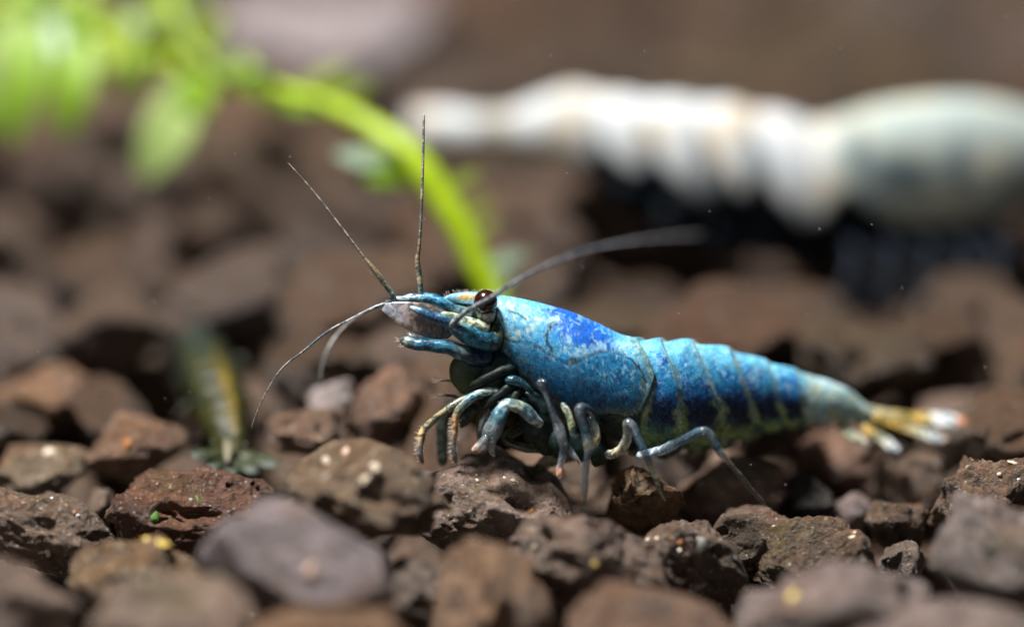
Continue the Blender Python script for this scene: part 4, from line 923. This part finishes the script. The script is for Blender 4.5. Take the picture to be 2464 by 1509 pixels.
for k, (x0, y0, x1, y1) in enumerate(((1060, 300, 985, 275), (1060, 320, 975, 320), (1060, 335, 990, 362))):
    limb('fan_blade', [(x0 + 60, y0, 2.24, 18), (x0, (y0 + y1) / 2, 2.27, 28), (x1 + 20, y1, 2.30, 24), (x1, y1, 2.30, 10)], [(0, (0.6, 0.58, 0.52, 1)), (1, (0.66, 0.65, 0.66, 1))], pale, 20, 14, flat=0.4, normal=(0, -.5, 1))
limb('antenna', [(2640, 330, 2.02, 5), (2760, 260, 1.95, 4), (2900, 230, 1.90, 2)], [(0, (0.2, 0.2, 0.2, 1)), (1, (0.2, 0.2, 0.2, 1))], pale, 30, 8)

# ---- the olive shrimp seen from behind
olive = empty('shrimp', P(555, 1130, .4), 'small dark olive shrimp with yellow back stripe facing away behind red algae stone', 'shrimp')
OL = [(556, 1112, .36, 22), (556, 1082, .42, 36), (550, 1045, .50, 52), (538, 1000, .62, 66), (520, 950, .78, 72), (500, 900, .95, 72), (486, 862, 1.10, 66), (476, 832, 1.24, 54), (470, 806, 1.36, 34), (466, 790, 1.46, 10)]
v, f, u, c = tube(OL, 150, 64, bump=4.0, seed=5)
cen = np.array([P(*q[:3]) for q in c]); cen = np.stack([np.interp(u, np.linspace(0, 1, len(c)), cen[:, k]) for k in range(3)], -1)
wob = 1 + 0.05 * np.sin(np.clip(u / 0.55, 0, 1) * 6 * 2 * np.pi)
v = cen + (v - cen) * wob[:, None]
pr = proj(v)
cx_ = np.interp(u, np.linspace(0, 1, len(c)), c[:, 0]); rad_ = np.interp(u, np.linspace(0, 1, len(c)), c[:, 3])
side = (pr[:, 0] - cx_) / rad_
nq = np.stack([pr[:, 0], pr[:, 1], v[:, 2] * PX], -1)
nn = fbm(nq / 22, 3, 4); nf = fbm(nq / 8, 3, 6)
oc = mix((0.060, 0.062, 0.010), (0.022, 0.036, 0.018), ss(-0.2, 0.4, nn + 0.6 * (u - 0.5)))
oc = mix(oc, (0.10, 0.10, 0.05), ss(0.2, 0.6, nf) * 0.4)
oc = mix(oc, (0.02, 0.045, 0.05), ss(0.55, 0.85, u + 0.1 * nn) * 0.6)
stripe = np.exp(-((side - 0.22 + 0.10 * nf) / 0.17) ** 2) * np.clip(0.55 + 0.6 * nn + 0.4 * nf, 0, 0.9)
oc = mix(oc, (0.50, 0.34, 0.03), stripe * ss(0.08, 0.2, u) * ss(0.72, 0.45, u))
oc = mix(oc, (0.55, 0.50, 0.32), stripe * ss(0.22, 0.1, u))
mesh('body', v, f, M_OLIVE, olive, oc * 0.5)
for x, d in ((445, 1.2), (528, 1.1)): eye(x, 845, d, 17, olive, None)
M_OSPOT = plain('olive_fan_spot', (0.13, 0.15, 0.12), 0.5)
ofan = empty('tail_fan', P(555, 1110, .36), None, None); ofan.parent = olive; ofan.matrix_parent_inverse = olive.matrix_world.inverted()
for x1, y1, w in ((462, 1098, 24), (498, 1132, 24), (556, 1148, 20), (618, 1140, 24), (668, 1122, 24)):
    limb('fan_blade', [(556, 1080, .40, 12), ((556 * 1.2 + x1) / 2.2, (1085 * 1.2 + y1) / 2.2, .36, w * .9), ((556 * .4 + x1) / 1.4, (1085 * .4 + y1) / 1.4, .31, w), (x1, y1, .28, w * .45)],
         [(0, (0.05, 0.06, 0.02, 1)), (0.5, (0.045, 0.055, 0.02, .95)), (0.8, (0.05, 0.07, 0.04, .95)), (1, (0.10, 0.12, 0.11, .95))], ofan, 30, 14, flat=0.3, normal=(0, -.4, 1), bump=1.5, mat=M_OLIVE)
limb('telson', [(550, 1010, .50, 9), (548, 1050, .42, 9), (548, 1090, .34, 9), (548, 1112, .28, 6)], [(0, (0.22, 0.17, 0.04, 1)), (0.4, (0.26, 0.24, 0.16, 1)), (1, (0.32, 0.29, 0.22, 1))], ofan, 30, 12, bump=1.0, mat=M_OLIVE)
for k, (x, y, r) in enumerate(((486, 1088, 6), (478, 1096, 8), (512, 1062, 5), (590, 1068, 6), (630, 1100, 7), (655, 1118, 8), (610, 1140, 7), (500, 1110, 5))):
    u_, f_ = ico(2)
    mesh('pale_spot', u_ * np.array([r, r * .8, r * .4]) * 0.8 / PX + P(x, y, .30), f_, M_OSPOT, ofan)
for k, (s0, x1, y1) in enumerate(((-1, 415, 1010), (1, 615, 985), (-1, 405, 930), (1, 600, 905))):
    limb('leg', [(530 + 30 * s0, y1 - 40, .8 + .1 * k, 8), ((530 + x1) / 2 + 15 * s0, y1 - 40, .78 + .1 * k, 6), (x1, y1, .76 + .1 * k, 3)], [(0, (0.05, 0.06, 0.02, 1)), (1, (0.08, 0.08, 0.05, .8))], olive, 20, 8)

# ------------------------------------------------------------------ water plant
plant = empty('water_plant', P(1262, 868, 1.3), 'bright green stem plant with feathery leaves arching over behind the blue shrimp', 'plant')
M_STEM = leaf_material('plant_stem', (0.36, 0.52, 0.003), 0.25)
M_LEAF = [leaf_material('leaf_bright', (0.24, 0.41, 0.02), 0.4), leaf_material('leaf_pale', (0.42, 0.56, 0.18), 0.4), leaf_material('leaf_yellow', (0.30, 0.40, 0.04), 0.35), leaf_material('leaf_grey', (0.42, 0.56, 0.40), 0.35), leaf_material('leaf_deep', (0.12, 0.22, 0.005), 0.35)]
STEM = [(1275, 900, 1.30, 30), (1225, 790, 1.30, 31), (1160, 655, 1.33, 33), (1090, 520, 1.38, 36), (1020, 415, 1.45, 37), (950, 345, 1.55, 33), (870, 293, 1.75, 27), (780, 255, 2.0, 24), (690, 228, 2.25, 24), (600, 205, 2.5, 25), (500, 185, 2.8, 26), (400, 150, 3.1, 28), (250, 90, 3.4, 28), (100, 40, 3.7, 26), (-120, -30, 4.0, 22)]
PD = lambda d: 1.3 + (d - 1.3) * 0.42
STEM = [(a, b, PD(c), e) for a, b, c, e in STEM]
v, f, u, c = tube(STEM, 140, 18, bump=4, seed=2)
mesh('stem', v, f, M_STEM, plant)
v, f, u, c = tube([(560, 205, PD(2.6), 26), (470, 130, PD(2.8), 32), (420, 40, PD(3.0), 36), (400, -60, PD(3.2), 34)], 40, 16, bump=4, seed=3)
mesh('stem', v, f, leaf_material('plant_side_stem', (0.20, 0.30, 0.006), 0.25), plant)
def leaf(x0, y0, x1, y1, w, d0, d1, mat, lobes=9, bend=0.0):
    """feathery leaf: lobed blade with thickness, from base to tip"""
    d0, d1 = PD(d0), PD(d1)
    n, m = 46, 12
    t = np.linspace(0, 1, n)
    dx, dy = x1 - x0, y1 - y0; L_ = math.hypot(dx, dy)
    px, py = -dy / L_, dx / L_
    wid = 0.8 * w * np.sin(np.pi * np.clip(t * 0.92 + 0.06, 0, 1)) ** 0.55 * (0.78 + 0.22 * np.abs(np.sin(t * lobes * np.pi)))
    cx = x0 + dx * t + px * bend * np.sin(np.pi * t); cy = y0 + dy * t + py * bend * np.sin(np.pi * t); cd = d0 + (d1 - d0) * t - 0.05 * np.sin(np.pi * t)
    ctr = np.array([P(*q) for q in zip(cx, cy, cd)])
    sidev = RT * px + UPV * (-py)
    nrm = np.cross(ctr[-1] - ctr[0], sidev); nrm /= np.linalg.norm(nrm)
    a = np.linspace(0, 2 * np.pi, m, endpoint=False)
    k = (wid * (D + cd) / D / PX)[:, None, None]
    rings = ctr[:, None] + k * (np.cos(a)[None, :, None] * sidev + (0.10 * np.sin(a) - 0.18 * np.cos(a) ** 2)[None, :, None] * nrm)
    v, f = ringmesh(rings)
    mesh('leaf', v, f, M_LEAF[mat], plant)
for q in [(470, 195, 345, 430, 88, 2.6, 2.45, 1), (500, 190, 430, 300, 62, 2.6, 2.5, 0), (200, 90, 150, 320, 76, 3.0, 2.8, 0), (90, 60, 30, 340, 66, 3.0, 2.8, 0), (60, 40, -20, 230, 70, 3.2, 3.0, 1), (330, 110, 300, 250, 55, 3.2, 3.1, 2),
          (380, 150, 260, 60, 45, 3.2, 3.3, 2), (250, 90, 150, 10, 50, 3.4, 3.5, 0), (120, 40, 30, 20, 55, 3.6, 3.6, 0), (300, 100, 350, 20, 36, 3.3, 3.4, 3), (600, 205, 540, 140, 30, 2.5, 2.6, 4), (620, 205, 600, 155, 34, 2.5, 2.4, 0), (500, 180, 520, 60, 34, 2.8, 3.0, 2),
          (700, 230, 840, 150, 24, 2.2, 2.3, 2), (760, 245, 900, 200, 26, 2.1, 2.2, 2), (800, 262, 690, 255, 28, 2.0, 1.9, 0), (700, 232, 640, 270, 22, 2.2, 2.1, 4), (660, 215, 590, 215, 34, 2.3, 2.2, 0),
          (985, 405, 810, 370, 36, 1.5, 1.4, 3), (1000, 430, 860, 420, 34, 1.48, 1.4, 0), (990, 390, 880, 350, 26, 1.5, 1.45, 2),
          (1070, 460, 1150, 415, 20, 1.45, 1.5, 2), (1105, 520, 1185, 480, 17, 1.42, 1.5, 2), (1130, 570, 1200, 530, 15, 1.4, 1.5, 2), (1165, 640, 1270, 610, 24, 1.36, 1.4, 3), (1180, 680, 1250, 665, 18, 1.36, 1.4, 3),
          (420, 60, 330, 10, 40, 3.0, 3.1, 2), (430, 30, 500, -30, 36, 3.0, 3.1, 4), (20, 100, -80, 60, 50, 3.5, 3.5, 0), (180, 60, 200, -40, 44, 3.6, 3.7, 2), (60, 30, 70, -60, 44, 3.7, 3.8, 0), (280, 100, 230, 190, 42, 3.2, 3.0, 2), (350, 140, 300, 220, 36, 3.1, 3.0, 4), (130, 50, 100, 200, 50, 3.3, 3.1, 3), (10, 60, 0, 200, 50, 3.6, 3.4, 3), (230, 80, 270, 10, 40, 3.5, 3.6, 2), (120, 60, 110, -30, 44, 3.6, 3.7, 4), (-10, 150, -30, 330, 40, 3.4, 3.2, 0), (560, 195, 600, 130, 26, 2.6, 2.7, 2), (460, 120, 540, 40, 34, 2.8, 2.9, 2), (400, 90, 330, 120, 34, 3.0, 2.9, 4)]:
    leaf(*q)

# ------------------------------------------------------------------ specks drifting in the water
r = np.random.default_rng(77); V, F = [], []
u_, f_ = ico(1)
for k in range(90):
    x, y, d = r.uniform(0, 2464), r.uniform(0, 1250), r.uniform(-0.25, 0.2)
    V.append(u_ * r.uniform(0.7, 1.7) / PX + P(x, y, d)); F.append(f_ + k * len(u_))
sp = mesh('floating_specks', np.vstack(V), np.vstack(F), GR['white'])
tag(sp, 'tiny pale specks drifting in the water around the shrimp', 'specks', kind='stuff')
